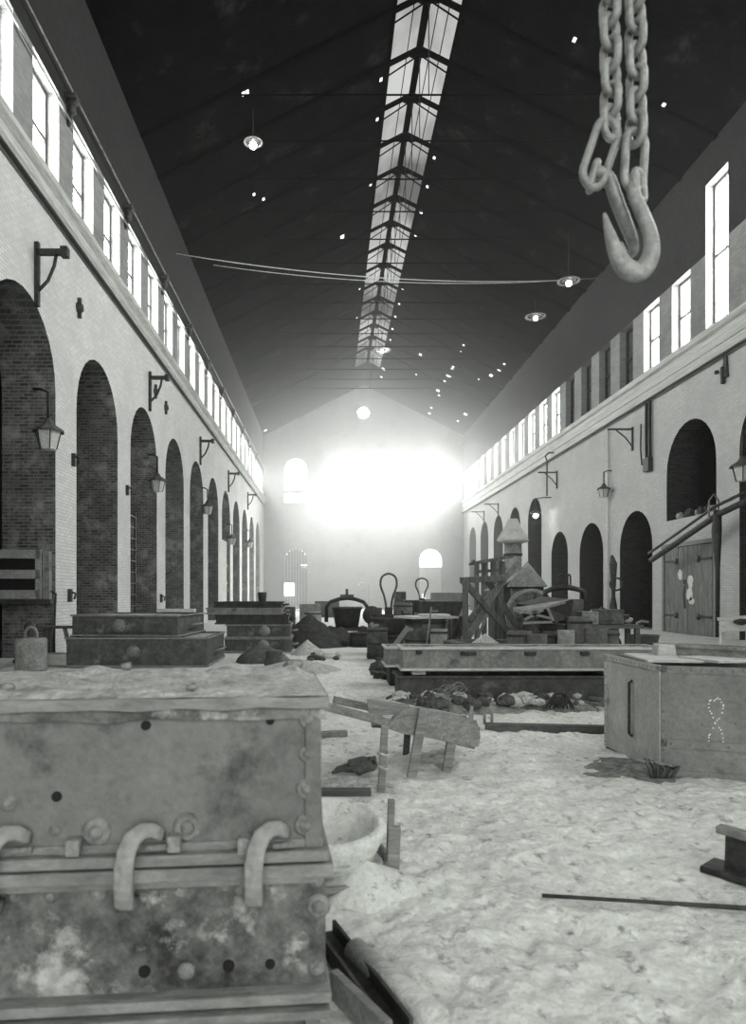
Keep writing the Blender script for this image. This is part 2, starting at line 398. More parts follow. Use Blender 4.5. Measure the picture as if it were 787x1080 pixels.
# cornices
def cornice(name, X, s, prof, mat):
    mb = MB(); mb.prism([(X + s * a, b) for a, b in prof], YB, YF, 'xz'); struct(mb.build(name, mat))
cornice('trim_1', XL, 1, [(-0.05, 10.95), (0.10, 10.95), (0.10, 11.08), (0.16, 11.14), (0.16, 11.34), (0.30, 11.44), (0.30, 11.6), (0.0, 11.66), (-0.05, 11.66)], 'cornice')
cornice('trim_2', XR, -1, [(-0.05, 10.12), (0.18, 10.12), (0.18, 10.5), (0.24, 10.52), (0.24, 10.92), (0.20, 10.94), (0.20, 11.02), (0.34, 11.08), (0.34, 11.3), (0.1, 11.42), (-0.05, 11.42)], 'rcornice')
mb = MB(); mb.box((XL + 0.12, (YB + YF) / 2, 10.93), (0.1, YF - YB, 0.07)); struct(mb.build('trim_3', 'rod'))
mb = MB(); mb.box((XR - 0.2, (YB + YF) / 2, 10.1), (0.1, YF - YB, 0.07)); struct(mb.build('trim_4', 'rod'))

# --- far wall with its windows and doors, cut as a grid of columns
def end_wall(name, Y, s, openings, mat, t=0.7):
    """openings: (x, half width, base, crown, arched)"""
    mb = MB()
    openings = sorted(openings)
    cols = {}
    for o in openings: cols.setdefault(round(o[0], 2), []).append(o)
    x = XL; 
    def top(xx): return EAVE + 0.2 + SL * (XR - XL) / 2 - SL * abs(xx - XC)
    def fill(xa, xb, za, zb):
        mb.mi = 0; mb.face([(xa, Y, za(xa)), (xb, Y, za(xb)), (xb, Y, zb(xb)), (xa, Y, zb(xa))])
    for cx in sorted(cols):
        col = sorted(cols[cx], key=lambda o: o[2]); hw = max(o[1] for o in col)
        xa, xb = cx - hw, cx + hw
        if xa < XC < xa: pass
        pts = [x, xa] if not (x < XC < xa) else [x, XC, xa]
        for p0, p1 in zip(pts, pts[1:]): fill(p0, p1, lambda q: -0.1, top)
        N_ = 20
        for k in range(N_):
            p0, p1 = xa + 2 * hw * k / N_, xa + 2 * hw * (k + 1) / N_
            zb = [lambda q: -0.1]
            for o in col:
                def low(q, o=o): return o[2] if not o[5] else o[2] + 0 - math.sqrt(max(0, o[1] ** 2 - (q - cx) ** 2))
                def up(q, o=o):
                    d = math.sqrt(max(0, o[1] ** 2 - min(o[1], abs(q - cx)) ** 2))
                    return (o[3] - o[1] + d) if o[4] else o[3]
                if o[1] < hw and (min(abs(p0 - cx), abs(p1 - cx)) >= o[1] - 1e-6 or max(abs(p0 - cx), abs(p1 - cx)) > o[1] + 1e-3): continue
                fill(p0, p1, zb[-1], low)
                mb.face([(p0, Y, up(p0)), (p1, Y, up(p1)), (p1, Y + s * t, up(p1)), (p0, Y + s * t, up(p0))])
                mb.face([(p0, Y, low(p0)), (p1, Y, low(p1)), (p1, Y + s * t, low(p1)), (p0, Y + s * t, low(p0))])
                zb.append(up)
            fill(p0, p1, zb[-1], top)
        for o in col:
            zt = o[3] - o[1] if o[4] else o[3]
            for e in (-1, 1):
                if o[5]: continue
                mb.face([(cx + e * o[1], Y, o[2]), (cx + e * o[1], Y, zt), (cx + e * o[1], Y + s * t, zt), (cx + e * o[1], Y + s * t, o[2])])
        x = xb
    pts = [x, XR] if not (x < XC < XR) else [x, XC, XR]
    for p0, p1 in zip(pts, pts[1:]): fill(p0, p1, lambda q: -0.1, top)
    return struct(mb.build(name, mat))
fx = [XC - 7.15, XC - 2.2, XC + 2.2, XC + 7.1]
far_open = [(fx[0], 1.2, 11.25, 12.25, False, False), (fx[0], 1.2, 12.55, 15.95, True, False), (fx[0], 1.2, -0.1, 6.4, True, False),
            (fx[1], 1.25, 11.25, 15.9, True, False), (fx[2], 1.25, 11.25, 15.9, True, False),
            (fx[3], 1.2, 11.25, 12.25, False, False), (fx[3], 1.2, 12.55, 15.95, True, False), (fx[3], 1.2, -0.1, 6.35, True, False),
            (XC, 0.62, 20.75, 21.37, True, True), (XC, 0.62, -0.1, 2.9, True, False)]
end_wall('wall_far', YF, 1, far_open, 'farwall')
back_open = [(XC - 6, 2.4, 0.0, 9.0, True, False), (XC + 6, 2.4, 0.0, 9.0, True, False), (XC, 2.6, 0.0, 9.6, True, False), (XC, 1.5, 12.0, 16.0, True, False)]  # unseen openings, added to let light in from behind the camera
end_wall('wall_back', YB, -1, back_open, 'farwall')

# --- roof: boards with missing slates and the ridge skylight
holes = []
def roof_hit(px, py):
    best = None
    tx, tz = (px - VX) / F, (VY - py) / F
    for sgn in (-1, 1):                # z = RIDGE - SL*|x-XC|
        # CZ + tz*Y = RIDGE - SL*sgn*(tx*Y - XC)
        d = tz + SL * sgn * tx
        if abs(d) < 1e-6: continue
        Y = (RIDGE - CZ + SL * sgn * XC) / d
        x = tx * Y
        if Y > 0 and (x - XC) * sgn >= 0: best = (x, Y)
    return best
hole_px = [(443.5, 374, 1.6), (478, 387, 1.2), (475, 397, 1), (489, 364, 1.1), (486, 371, 1), (477, 389, 1.4), (473, 396, 2.2), (469, 402, 1.2), (462, 412, 1.8), (463, 417, 1.2), (455, 430, 1.2), (453, 436, 1.4),
           (518, 396, 1.8), (526, 391, 1.8), (532, 384, 1.2), (512, 401, 0.9), (491, 437, 1.8), (483, 444, 1), (491, 458, 1.6), (484, 455, 0.9), (582, 354, 1.2), (361, 250, 2.2), (257, 99, 1.8), (261, 97, 1.6),
           (268, 205, 0.9), (278, 210, 0.9), (161, 206, 1.3), (94, 49, 1.6), (92, 52, 1.3), (86, 98, 1.0), (280, 454, 1.7), (402, 388, 1.8), (399, 396, 1.2), (439, 395, 0.9), (441, 222, 1.6), (436, 247, 1.2), (431, 268, 1.5), (423, 305, 1.2), (420, 320, 1.1), (417, 334, 1.1), (414, 347, 1.1), (411, 358, 0.9),
           (388, 222, 0.8), (381, 304, 0.8), (379, 334, 0.7), (447, 195, 1.2), (455, 165, 1), (402, 84, 1.1), (398, 126, 1), (391, 195, 0.9), (606, 42, 0.9), (700, 111, 0.8), (505, 400, 0.8), (530, 505, 0.7)]
for px, py, r in hole_px:
    h = roof_hit(px, py)
    if not h or h[1] > YF - 0.5: continue
    x, y = h
    if abs(x - XC) < 1.45: x = XC + (1.5 if x > XC else -1.5)
    w = max(r * 2 / F * y, 0.12)
    holes.append((x - w * 0.45, x + w * 0.45, y - w * 0.9, y + w * 0.9))
SKY0, SKY1 = 6.0, 66.5
cx_ = sorted(set([XL - 0.5, XC - 1.22, XC, XC + 1.22, XR + 0.5] + [h[0] for h in holes] + [h[1] for h in holes]))
cy_ = sorted(set([YB - 0.7, SKY0, SKY1, YF + 0.7] + [h[2] for h in holes] + [h[3] for h in holes]))
def rz_(x): return RIDGE - SL * abs(x - XC)
mb = MB()
for xa, xb in zip(cx_, cx_[1:]):
    for ya, yb in zip(cy_, cy_[1:]):
        mx_, my_ = (xa + xb) / 2, (ya + yb) / 2
        if abs(mx_ - XC) < 1.22 and SKY0 < my_ < SKY1: continue
        if any(h[0] < mx_ < h[1] and h[2] < my_ < h[3] for h in holes): continue
        mb.face([(xa, ya, rz_(xa)), (xb, ya, rz_(xb)), (xb, yb, rz_(xb)), (xa, yb, rz_(xa))])
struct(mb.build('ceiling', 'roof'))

# ridge skylight: one structure per slope
wn = [0]
def wname(): wn[0] += 1; return 'window_%d' % wn[0]
for sg in (-1, 1):
    root = bpy.data.objects.new(wname(), None); C.objects.link(root); struct(root)
    mb = MB()
    y = SKY0
    while y < SKY1 - 0.01:
        y2 = min(y + 2.605, SKY1)
        mb.face([(XC, y, rz_(XC)), (XC + sg * 1.22, y, rz_(XC + 1.22)), (XC + sg * 1.22, y2, rz_(XC + 1.22)), (XC, y2, rz_(XC))]); y = y2
    part('glazing', mb, 'skyglass', root)
    mb = MB()
    for q in (0.42, 0.8) if sg > 0 else (0.5,):
        mb.bar((XC + sg * q, SKY0, rz_(XC + q) - 0.03), (XC + sg * q, SKY1, rz_(XC + q) - 0.03), 0.03, 0.05)
    mb.bar((XC + sg * 1.22, SKY0, rz_(XC + 1.22) - 0.05), (XC + sg * 1.22, SKY1, rz_(XC + 1.22) - 0.05), 0.09, 0.12)
    mb.bar((XC + sg * 0.07, SKY0, rz_(XC) - 0.07), (XC + sg * 0.07, SKY1, rz_(XC) - 0.07), 0.14, 0.12)
    part('glazing_bars', mb, 'truss', root)

# roof trusses every half bay
ordn = ['first', 'second', 'third', 'fourth', 'fifth', 'sixth', 'seventh', 'eighth', 'ninth', 'tenth', 'eleventh', 'twelfth', 'thirteenth', 'fourteenth', 'fifteenth', 'sixteenth', 'seventeenth', 'eighteenth', 'nineteenth', 'twentieth']
proto = thing('roof_truss', 'dark roof truss', 'roof truss', (XC, 62.1, 0), 0, 'roof trusses crossing the ridge skylight')
hwid = (XR - XL) / 2
for sg in (-1, 1):
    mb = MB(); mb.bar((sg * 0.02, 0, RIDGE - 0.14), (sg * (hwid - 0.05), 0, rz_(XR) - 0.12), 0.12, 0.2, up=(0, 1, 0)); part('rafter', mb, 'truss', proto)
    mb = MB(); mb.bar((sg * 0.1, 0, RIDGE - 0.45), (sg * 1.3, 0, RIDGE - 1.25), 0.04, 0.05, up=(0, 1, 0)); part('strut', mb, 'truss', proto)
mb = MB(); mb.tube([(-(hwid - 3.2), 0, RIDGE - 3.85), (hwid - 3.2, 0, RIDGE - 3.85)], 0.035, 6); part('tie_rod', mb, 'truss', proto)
mb = MB(); mb.tube([(0, 0, RIDGE - 0.3), (0, 0, RIDGE - 3.85)], 0.02, 6); part('king_rod', mb, 'rod', proto)
mb = MB(); mb.prism([(-0.42, -0.35), (0, -0.08), (0.42, -0.35), (0.35, -0.48), (-0.35, -0.48)], -0.05, 0.05, 'xz', (0, 0, RIDGE)); part('apex_plate', mb, 'truss', proto)
for k in range(15):
    lab = '%s dark roof truss from the far gable, with its tie rod, below the ridge skylight' % ordn[k]
    if k == 0: proto['label'] = lab
    else: dup(proto, (XC, 62.1 - 2.605 * k, 0), label=lab)

# --- windows
def place_windows(X, s, ys_, hw, za, zb, live, gname='sideglass'):
    root = None; dead = None
    H = zb - za
    def make(glass):
        r = bpy.data.objects.new(wname(), None); C.objects.link(r); struct(r)
        mb = MB()
        for q in (-hw + 0.05, hw - 0.05): mb.box((0, q, H / 2), (0.1, 0.1, H))
        for q in (0.05, H * 0.5, H - 0.05): mb.box((0, 0, q), (0.09, 2 * hw - 0.01, 0.1))
        mb.box((0, -hw * 0.0, H / 2), (0.05, 0.035, H))
        part('sash_frame', mb, 'rod' if glass == 'deadglass' else 'timber', r)
        mb = MB()
        for i in range(1, 8): mb.box((0.02 * s, 0, H * i / 8), (0.02, 2 * hw - 0.02, 0.012))
        part('glazing_bars', mb, 'timber', r)
        mb = MB(); mb.face([(0.05 * s, -hw, 0), (0.05 * s, hw, 0), (0.05 * s, hw, H), (0.05 * s, -hw, H)]); part('glass', mb, glass, r)
        return r
    for y in ys_:
        ok = live(y)
        src = root if ok else dead
        if src is None:
            r = make(gname if ok else 'deadglass'); r.location = (X + s * 0.36, y, za)
            if ok: root = r
            else: dead = r
        else:
            r = dup(src, (X + s * 0.36, y, za)); r.name = wname()
place_windows(XL, -1, [y for y in lwin if y > 8], 0.8, 11.85, 14.35, lambda y: True)
place_windows(XL, -1, [y for y in lwin if y < 8], 0.8, 11.85, 14.35, lambda y: True, 'backglass')
place_windows(XR, 1, [y for y in rwin if y > 27], 0.75, 11.5, 14.35, lambda y: not (32.5 < y < 42.0))
place_windows(XR, 1, [y for y in rwin if 14 < y < 27], 0.75, 11.5, 16.95, lambda y: True)
place_windows(XR, 1, [y for y in rwin if y < 14], 0.75, 11.5, 16.95, lambda y: True, 'backglass')

def arch_pane(name, x, Y, hw, za, crown, arched, glass, frame='timber', bars=True):
    r = bpy.data.objects.new(name, None); C.objects.link(r); struct(r); r.location = (x, Y, za)
    H = crown - za
    pts = [(-hw, 0), (hw, 0)]
    if arched: pts += [(hw * math.cos(PI * k / 16), H - hw + hw * math.sin(PI * k / 16)) for k in range(17)]
    else: pts += [(hw, H), (-hw, H)]
    mb = MB(); mb.face([(a, 0.1, b) for a, b in pts]); part('glass', mb, glass, r)
    mb = MB()
    if bars:
        n = 3
        for i in range(1, 4): 
            xx = -hw + 2 * hw * i / 4; top = H - hw + math.sqrt(hw * hw - xx * xx) if arched else H
            mb.box((xx, 0, top / 2), (0.035, 0.05, top))
        zz = 0.55
        while zz < H - 0.4: mb.box((0, 0, zz), (2 * hw * (1 if zz < H - hw or not arched else math.sqrt(max(0, 1 - ((zz - H + hw) / hw) ** 2))), 0.05, 0.035)); zz += 0.55
        part('glazing_bars', mb, frame, r)
    return r
arch_pane(wname(), fx[0], YF + 0.4, 1.2, 11.25, 12.25, False, 'farglass_soft')
arch_pane(wname(), fx[0], YF + 0.4, 1.2, 12.55, 15.95, True, 'farglass_soft')
arch_pane(wname(), fx[1], YF + 0.4, 1.25, 11.25, 15.9, True, 'farglass')
arch_pane(wname(), fx[2], YF + 0.4, 1.25, 11.25, 15.9, True, 'farglass')
arch_pane(wname(), fx[3], YF + 0.4, 1.2, 11.25, 12.25, False, 'farglass')
arch_pane(wname(), fx[3], YF + 0.4, 1.2, 12.55, 15.95, True, 'farglass')
arch_pane(wname(), fx[3], YF + 0.4, 1.2, 4.5, 6.35, True, 'farglass_soft')
r = bpy.data.objects.new(wname(), None); C.objects.link(r); struct(r); r.location = (XC, YF + 0.4, 20.75)
mb = MB(); mb.lathe((0, 0.1, 0), [(0.0, 0), (0.62, 0)], 24, axis='y'); part('glass', mb, 'farglass', r)
mb = MB(); mb.lathe((0, 0, 0), [(0.22, -0.03), (0.27, -0.03), (0.27, 0.03), (0.22, 0.03)], 24, axis='y')
for k in range(8):
    a = k * PI / 4; mb.bar((0.25 * math.cos(a), 0, 0.25 * math.sin(a)), (0.62 * math.cos(a), 0, 0.62 * math.sin(a)), 0.05, 0.05)
part('tracery', mb, 'rod', r)
arch_pane(wname(), XC, YB - 0.4, 1.5, 12.0, 16.0, True, 'sideglass')

def plank_door(name, x, Y, hw, top, mat, window=None, arched=False):
    r = bpy.data.objects.new(name, None); C.objects.link(r); struct(r); r.location = (x, Y, 0)
    mb = MB(); n = 8
    for k in range(n):
        xa = -hw + 2 * hw * (k + 0.5) / n
        H = top - hw + math.sqrt(max(0, hw * hw - xa * xa)) if arched else top
        mb.box((xa, 0, H / 2), (2 * hw / n * 0.96, 0.08, H))
    part('boards', mb, mat, r)
    mb = MB()
    for z in (0.4, top * 0.45, top * 0.68): mb.box((0, -0.07, z), (2 * hw * 0.96, 0.06, 0.16))
    part('ledges', mb, mat, r)
    if window:
        for (wx, wz, ww, wh) in window:
            mb = MB(); mb.box((wx, -0.09, wz), (ww, 0.02, wh)); o = part('pane', mb, 'farglass_soft', r)
            mb = MB()
            for i in range(1, 4): mb.box((wx - ww / 2 + ww * i / 4, -0.11, wz), (0.04, 0.03, wh))
            for i in range(1, 3): mb.box((wx, -0.11, wz - wh / 2 + wh * i / 3), (ww, 0.03, 0.04))
            part('muntins', mb, 'timber', r)
    return r
plank_door('door_1', fx[0], YF + 0.5, 1.19, 6.38, 'darkwood', [(0.85, 4.65, 0.6, 0.14), (0.85, 4.35, 0.6, 0.14)], True)
plank_door('door_2', fx[3], YF + 0.5, 1.19, 4.45, 'lightwood', [(-0.7, 1.1, 0.25, 1.0), (0.55, 1.1, 0.3, 1.2)])
plank_door('door_3', XC, YF + 0.5, 0.61, 2.88, 'wood', None, True)
# small bright window beside the dark far door
r = arch_pane(wname(), fx[0] - 0.95, YF - 0.08, 0.8, 1.4, 2.75, False, 'farglass_soft')

# far-left door leaf inside the seventh arch, pale with dark gaps
r = plank_door('door_4', 0, 0, 1.75, 5.2, 'lightwood'); r.location = (XL - 0.25, LB + 6 * BAY, 0); r.rotation_euler = (0, 0, PI / 2)

# door leaves under the high opening on the right wall
r = bpy.data.objects.new('door_5', None); C.objects.link(r); struct(r); r.location = (XR - 0.06, RB, 0)
for sg in (-1, 1):
    mb = MB()
    for k in range(5): mb.box((0, sg * (0.19 + 0.36 * k), 1.72), (0.07, 0.345, 3.45 - 0.02 * (k % 2)))
    o = part('door_leaf', mb, 'door', r)
    mb = MB()
    for z in (0.7, 2.9): mb.box((-0.05, sg * 1.35, z), (0.03, 0.85, 0.09)); mb.lathe((-0.07, sg * 0.85, z), [(0, -0.02), (0.12, -0.02), (0.12, 0.03), (0, 0.03)], 10, axis='x')
    part('strap_hinge', mb, 'darkiron', o)
mb = MB()
for (yy, zz, w_, h_) in ((0.55, 2.35, .34, .42), (-0.25, 2.05, .42, .5), (-0.2, 1.55, .48, .55), (-0.35, 1.3, .4, .3)):
    pts = [(yy + w_ * 0.5 * math.cos(q) * (1 + 0.35 * noise.noise(Vector((q * 3, yy * 9, zz)))), zz + h_ * 0.5 * math.sin(q) * (1 + 0.35 * noise.noise(Vector((zz * 7, q * 3, yy))))) for q in [k * PI / 9 for k in range(18)]]
    mb.prism(pts, -0.055, -0.04, 'yz')
part('whitewash_splash', mb, 'whitepaint', r, label='white splashes on the boards')
mb = MB(); mb.box((0.0, 0, 3.55), (0.16, 4.2, 0.16)); mb.box((0, -1.98, 1.75), (0.14, 0.14, 3.5)); mb.box((0, 1.98, 1.75), (0.14, 0.14, 3.5)); part('door_frame', mb, 'wood', r)
mb = MB(); mb.tube([(-0.08, 0.12, 1.0), (-0.1, 0.15, 1.5), (-0.1, 0.1, 1.9)], 0.025, 6); mb.lathe((-0.1, 0.1, 2.05), [(0.06, -0.015), (0.1, -0.015), (0.1, 0.015), (0.06, 0.015), (0.06, -0.015)], 10, axis='x'); part('hasp', mb, 'darkiron', r)

# ------------------------------------------------------------------ lantern, brackets, pipes
def lantern(loc, label, grp='hooded lanterns along the walls', arm=(-1, 0.35), s=1.0):
    """arm: direction to the wall in x and its length"""
    t = thing('hanging_lantern', label, 'lantern', loc, 0, grp)
    mb = MB(); mb.lathe((0, 0, 0), [(0.06, 0.30), (0.10, 0.24), (0.14, 0.16), (0.36, 0.02), (0.37, -0.02), (0.30, 0.0)], 8, smooth=False); part('hood', mb, 'midiron', t)
    mb = MB(); mb.lathe((0, 0, 0), [(0.29, -0.01), (0.19, -0.42), (0.0, -0.44)], 6, smooth=False); gl = part('glass', mb, 'lampglass', t)
    mb = MB()
    for k in range(6):
        a = k * PI / 3; mb.bar((0.295 * math.cos(a), 0.295 * math.sin(a), -0.01), (0.195 * math.cos(a), 0.195 * math.sin(a), -0.42), 0.02, 0.02)
    part('cage', mb, 'rod', gl)
    mb = MB(); mb.tube([(0, 0, 0.28), (0, 0, 0.9), (arm[0] * arm[1] * 0.5, 0, 0.98), (arm[0] * arm[1], 0, 0.98)], 0.035, 6); part('supply_pipe', mb, 'rod', t)
    t.scale = (s, s, s)
    return t
LX = XL + 0.42
for n, (px, py) in enumerate([(51, 455), (166, 507), (219, 534), (244.7, 568), (263.7, 572)]):
    Y = LX * F / (px - VX); z = CZ + (VY - py) / F * Y
    lab = ['hooded lantern on the pier beside the nearest left arch', 'hooded lantern on the left wall in front of the third arch', 'hooded lantern on the left wall before the sixth arch', 'small hooded lantern on the left wall above the pale door', 'hooded lantern farthest along the left wall'][n]
    lantern((LX, Y, z), lab)
Y = (XR - 0.42) * F / (637 - VX); lantern((XR - 0.42, Y, CZ + (VY - 516) / F * Y), 'hooded lantern on the right wall beside the white vertical pipe', arm=(1, 0.4), s=0.95)
Y = 22.2; lantern((13.1, Y, CZ + (VY - 492) / F * Y), 'large hooded lantern at the right edge beside the pipe jib', arm=(1, 1.0), s=1.1)
Y = (XR - 1.1) * F / (565 - VX); t = lantern((XR - 1.1, Y, CZ + (VY - 541) / F * Y), 'lantern burning brightly on the right wall above the cone-topped drum', arm=(1, 1.0), s=1.0)
mb = MB(); mb.lathe((0, 0, -0.18), [(0, -0.16), (0.13, -0.08), (0.16, 0.0), (0.13, 0.08), (0, 0.16)], 12); 
b = part('lit_mantle', mb, 'bulb', t, label='glowing lamp mantle')
for o in list(t.children):
    if o.name.startswith('glass'):
        for g_ in list(o.children): bpy.data.objects.remove(g_)
        bpy.data.objects.remove(o)
mb = MB(); mb.lathe((0, 0, 0), [(0.29, -0.01), (0.30, -0.03)], 6, smooth=False); part('gallery_ring', mb, 'rod', t)

proto = thing('wall_mounted_bracket', '', 'bracket', (XL, 16.5, 9.25), 0, 'iron arm brackets high on the left wall')
mb = MB(); mb.box((0.05, 0, -0.1), (0.1, 0.12, 1.5)); part('wall_plate', mb, 'darkiron', proto)
mb = MB(); mb.box((0.4, 0, 0.42), (0.7, 0.12, 0.13)); mb.box((0.7, 0, 0.42), (0.16, 0.2, 0.22)); part('arm', mb, 'darkiron', proto)
mb = MB(); mb.tube([(0.06, 0, -0.5), (0.3, 0, -0.25), (0.45, 0, 0.1), (0.5, 0, 0.38)], 0.045, 6); part('brace', mb, 'darkiron', proto)
for n, (px, py) in enumerate([(37, 285), (157, 410), (210.7, 473.5), (240.5, 506), (261, 527)]):
    Y = XL * F / (px - VX); z = CZ + (VY - py) / F * Y
    lab = 'black iron bracket on the left wall, %s from the camera' % ordn[n]
    if n == 0: proto.location = (XL, Y, z); proto['label'] = lab
    else: dup(proto, (XL, Y, z), label=lab)

proto = thing('wall_mounted_bracket', '', 'bracket', (XR, 32, 8.8), 0, 'triangular iron brackets on the right wall')
mb = MB(); mb.box((-0.04, 0, -0.35), (0.08, 0.1, 1.1)); part('wall_plate', mb, 'darkiron', proto)
mb = MB(); mb.box((-0.6, 0, 0.1), (1.2, 0.07, 0.08)); part('arm', mb, 'darkiron', proto)
mb = MB(); mb.tube([(-0.05, 0, -0.7), (-0.35, 0, -0.3), (-0.8, 0, 0.06)], 0.035, 6); part('brace', mb, 'darkiron', proto)
labs = ['triangular bracket on the right wall above the white pipe', 'triangular bracket on the right wall beside the bent standpipe', 'small far bracket on the right wall, nearer of the last two', 'farthest small bracket on the right wall']
for n, (px, py) in enumerate([(668, 455), (588, 500), (526, 533), (511, 541)]):
    Y = XR * F / (px - VX); z = CZ + (VY - py) / F * Y
    if n == 0: proto.location = (XR, Y, z); proto['label'] = labs[n]
    else: dup(proto, (XR, Y, z), label=labs[n])
# standpipe hanging below the bracket
Y = (XR - 0.6) * F / (577 - VX)
mb = MB(); za, zb = CZ + (VY - 523) / F * Y, CZ + (VY - 486) / F * Y
mb.tube([(XR - 0.6, Y, za), (XR - 0.6, Y, zb), (XR - 0.7, Y, zb + 0.3), (XR - 0.5, Y, zb + 0.5), (XR - 0.05, Y, zb + 0.5)], 0.05, 8); tag(mb.build('hanging_pipe', 'darkiron'), 'bent iron standpipe hanging below the right cornice', 'pipe')
# white vertical pipe
Y = (XR - 0.1) * F / (641 - VX)
mb = MB(); mb.tube([(XR - 0.1, Y, CZ - 31 / F * Y), (XR - 0.1, Y, 9.95)], 0.06, 8); tag(mb.build('wall_mounted_pipe', 'whitepaint'), 'white vertical pipe running down the right wall', 'pipe')
# paired dark pipes below the cornice
Y = (XR - 0.15) * F / (683 - VX)
root = thing('wall_mounted_winch_track', 'pair of dark upright iron rails hung under the right cornice', 'rail', (XR - 0.12, Y, 0))
for q in (-0.16, 0.16):
    mb = MB(); mb.box((0, q, CZ + (VY - 459) / F * Y), (0.12, 0.1, 70 / F * Y)); part('rail', mb, 'rod', root)
mb = MB(); mb.box((-0.02, 0, CZ + (VY - 490) / F * Y), (0.2, 0.5, 0.6)); part('pulley_block', mb, 'darkiron', root)
mb = MB(); mb.tube([(0, 0.7, CZ + (VY - 443) / F * Y), (0.02, 0.8, CZ + (VY - 470) / F * Y), (0, 0.6, CZ + (VY - 488) / F * Y)], 0.035, 6); part('chain_fall', mb, 'darkiron', root)
# tattered dark fitting right under cornice
Y = XR * F / (767 - VX)
mb = MB(); mb.box((XR - 0.06, Y, CZ + (VY - 387) / F * Y), (0.1, 0.28, 0.75), taper=0.6); mb.box((XR - 0.1, Y + 0.1, CZ + (VY - 395) / F * Y), (0.12, 0.1, 0.6)); mb.box((XR - 0.1, Y + 0.5, CZ + (VY - 388) / F * Y), (0.1, 0.12, 0.12))
tag(mb.build('wall_mounted_anchor', 'darkiron'), 'dark ragged iron anchor plate below the right cornice', 'anchor plate')

# pipes along the left clerestory
for z, x, lab in ((14.85, XL + 0.12, 'upper of two long thin pipes over the left windows'), (14.0, XL + 0.10, 'lower of two long thin pipes crossing the left windows')):
    mb = MB(); mb.tube([(x, YB + 0.5, z), (x, YF - 0.5, z)], 0.03, 6); tag(mb.build('wall_mounted_pipe', 'paleiron'), lab, 'pipe', 'long pipes over the left windows')
proto = thing('wall_mounted_clip', '', 'bracket', (XL, 0, 14.4), 0, 'dark pipe brackets between the left windows')
mb = MB(); mb.box((0.15, 0, 0.2), (0.28, 0.35, 0.12)); mb.prism([(0.01, -0.5), (0.06, -0.5), (0.26, 0.15), (0.01, 0.15)], -0.05, 0.05, 'xz'); part('knee', mb, 'darkiron', proto)
mb = MB(); mb.lathe((0.14, 0, -0.05), [(0, -0.2), (0.11, -0.1), (0.12, 0.05), (0, 0.2)], 8); part('clip', mb, 'darkiron', proto)
for n in range(11):
    y = LB + BAY * n - BAY / 2 + 0.05
    lab = 'dark pipe bracket on the left window piers, %s from the camera' % ordn[n]
    if n == 0: proto.location = (XL, y, 14.4); proto['label'] = lab
    else: dup(proto, (XL, y, 14.4), label=lab)

# small wall anchors on the left piers
for n, (px, py, lab) in enumerate([(82, 325, 'round dark anchor boss between the two nearest left arches'), (174, 430, 'dark anchor boss high between the third and fourth left arches'), (163, 413, 'small boss beside the second left bracket')]):
    Y = XL * F / (px - VX); z = CZ + (VY - py) / F * Y
    mb = MB(); mb.lathe((XL + 0.02, Y, z), [(0, 0.14), (0.1, 0.12), (0.16, 0.0), (0.16, -0.03)], 10, axis='x'); mb.box((XL + 0.05, Y, z), (0.1, 0.08, 0.55)); tag(mb.build('wall_mounted_anchor', 'darkiron'), lab, 'anchor')
# hand hooks near the ground on the piers
for n, (px, py, lab) in enumerate([(72, 628, 'dark hook fitting low on the first left pier'), (133, 517, 'dark bolt fitting on the second left pier'), (169, 631, 'dark fitting low on the third left pier'), (76, 485, 'small dark bolt halfway up the first left pier')]):
    Y = XL * F / (px - VX); z = CZ + (VY - py) / F * Y
    mb = MB(); mb.box((XL + 0.05, Y, z), (0.1, 0.1, 0.34)); mb.tube([(XL + 0.05, Y, z + 0.1), (XL + 0.2, Y, z + 0.05), (XL + 0.16, Y, z - 0.1)], 0.03, 6); tag(mb.build('wall_mounted_hook', 'darkiron'), lab, 'hook')

# high crossing wires
for (a, b, lab) in (((183, 267.5, 31.5), (590, 291, 36.4), 'upper pale wire crossing the hall under the roof'), ((205, 277, 36.6), (600, 293.5, 39.0), 'lower pale wire crossing the hall under the roof')):
    p, q = P(*a), P(*b); q = p.lerp(q, (XR - 0.05 - p.x) / (q.x - p.x)); p.x = XL + 0.05
    pts = [p.lerp(q, k / 16) - Vector((0, 0, 0.6 * 4 * (k / 16) * (1 - k / 16))) for k in range(17)]
    mb = MB(); mb.tube(pts, 0.02, 5); tag(mb.build('hanging_wire', 'wire'), lab, 'wire', 'wires across the hall')

# pendant globe lamps
def globe(px, py, Y, lab, r=0.42):
    p = P(px, py, Y)
    t = thing('pendant_globe_lamp', lab, 'lamp', p, 0, 'round globe lamps hung from the roof')
    mb = MB(); mb.lathe((0, 0, 0.1), [(0.05, 0.25), (r * 0.8, 0.12), (r, 0.0), (r * 0.96, -0.02), (r * 0.7, 0.06), (0, 0.14)], 24); part('reflector', mb, 'globe', t)
    mb = MB(); mb.lathe((0, 0, -0.05), [(0, -0.14), (0.10, -0.10), (0.14, 0), (0.10, 0.10), (0, 0.14)], 12); part('bulb', mb, 'bulb', t)
    mb = MB(); mb.lathe((0, 0, 0.1), [(r, -0.02), (r * 1.25, -0.05), (r * 1.25, -0.03), (r, 0.02)], 28); part('rim', mb, 'paleiron', t)  # pale ring added in place of the halo around the light
    mb = MB(); mb.tube([(0, 0, 0.3), (0, 0, rz_(p.x) - p.z - 0.05)], 0.02, 5); part('pendant_rod', mb, 'rod', t)
globe(600, 298, 34.5, 'globe lamp nearer the right clerestory, upper of the two haloed ones', 0.45)
globe(565, 335, 42, 'globe lamp lower of the two haloed ones at right', 0.5)
globe(403, 370, 58, 'globe lamp hanging just beyond the ridge skylight', 0.6)
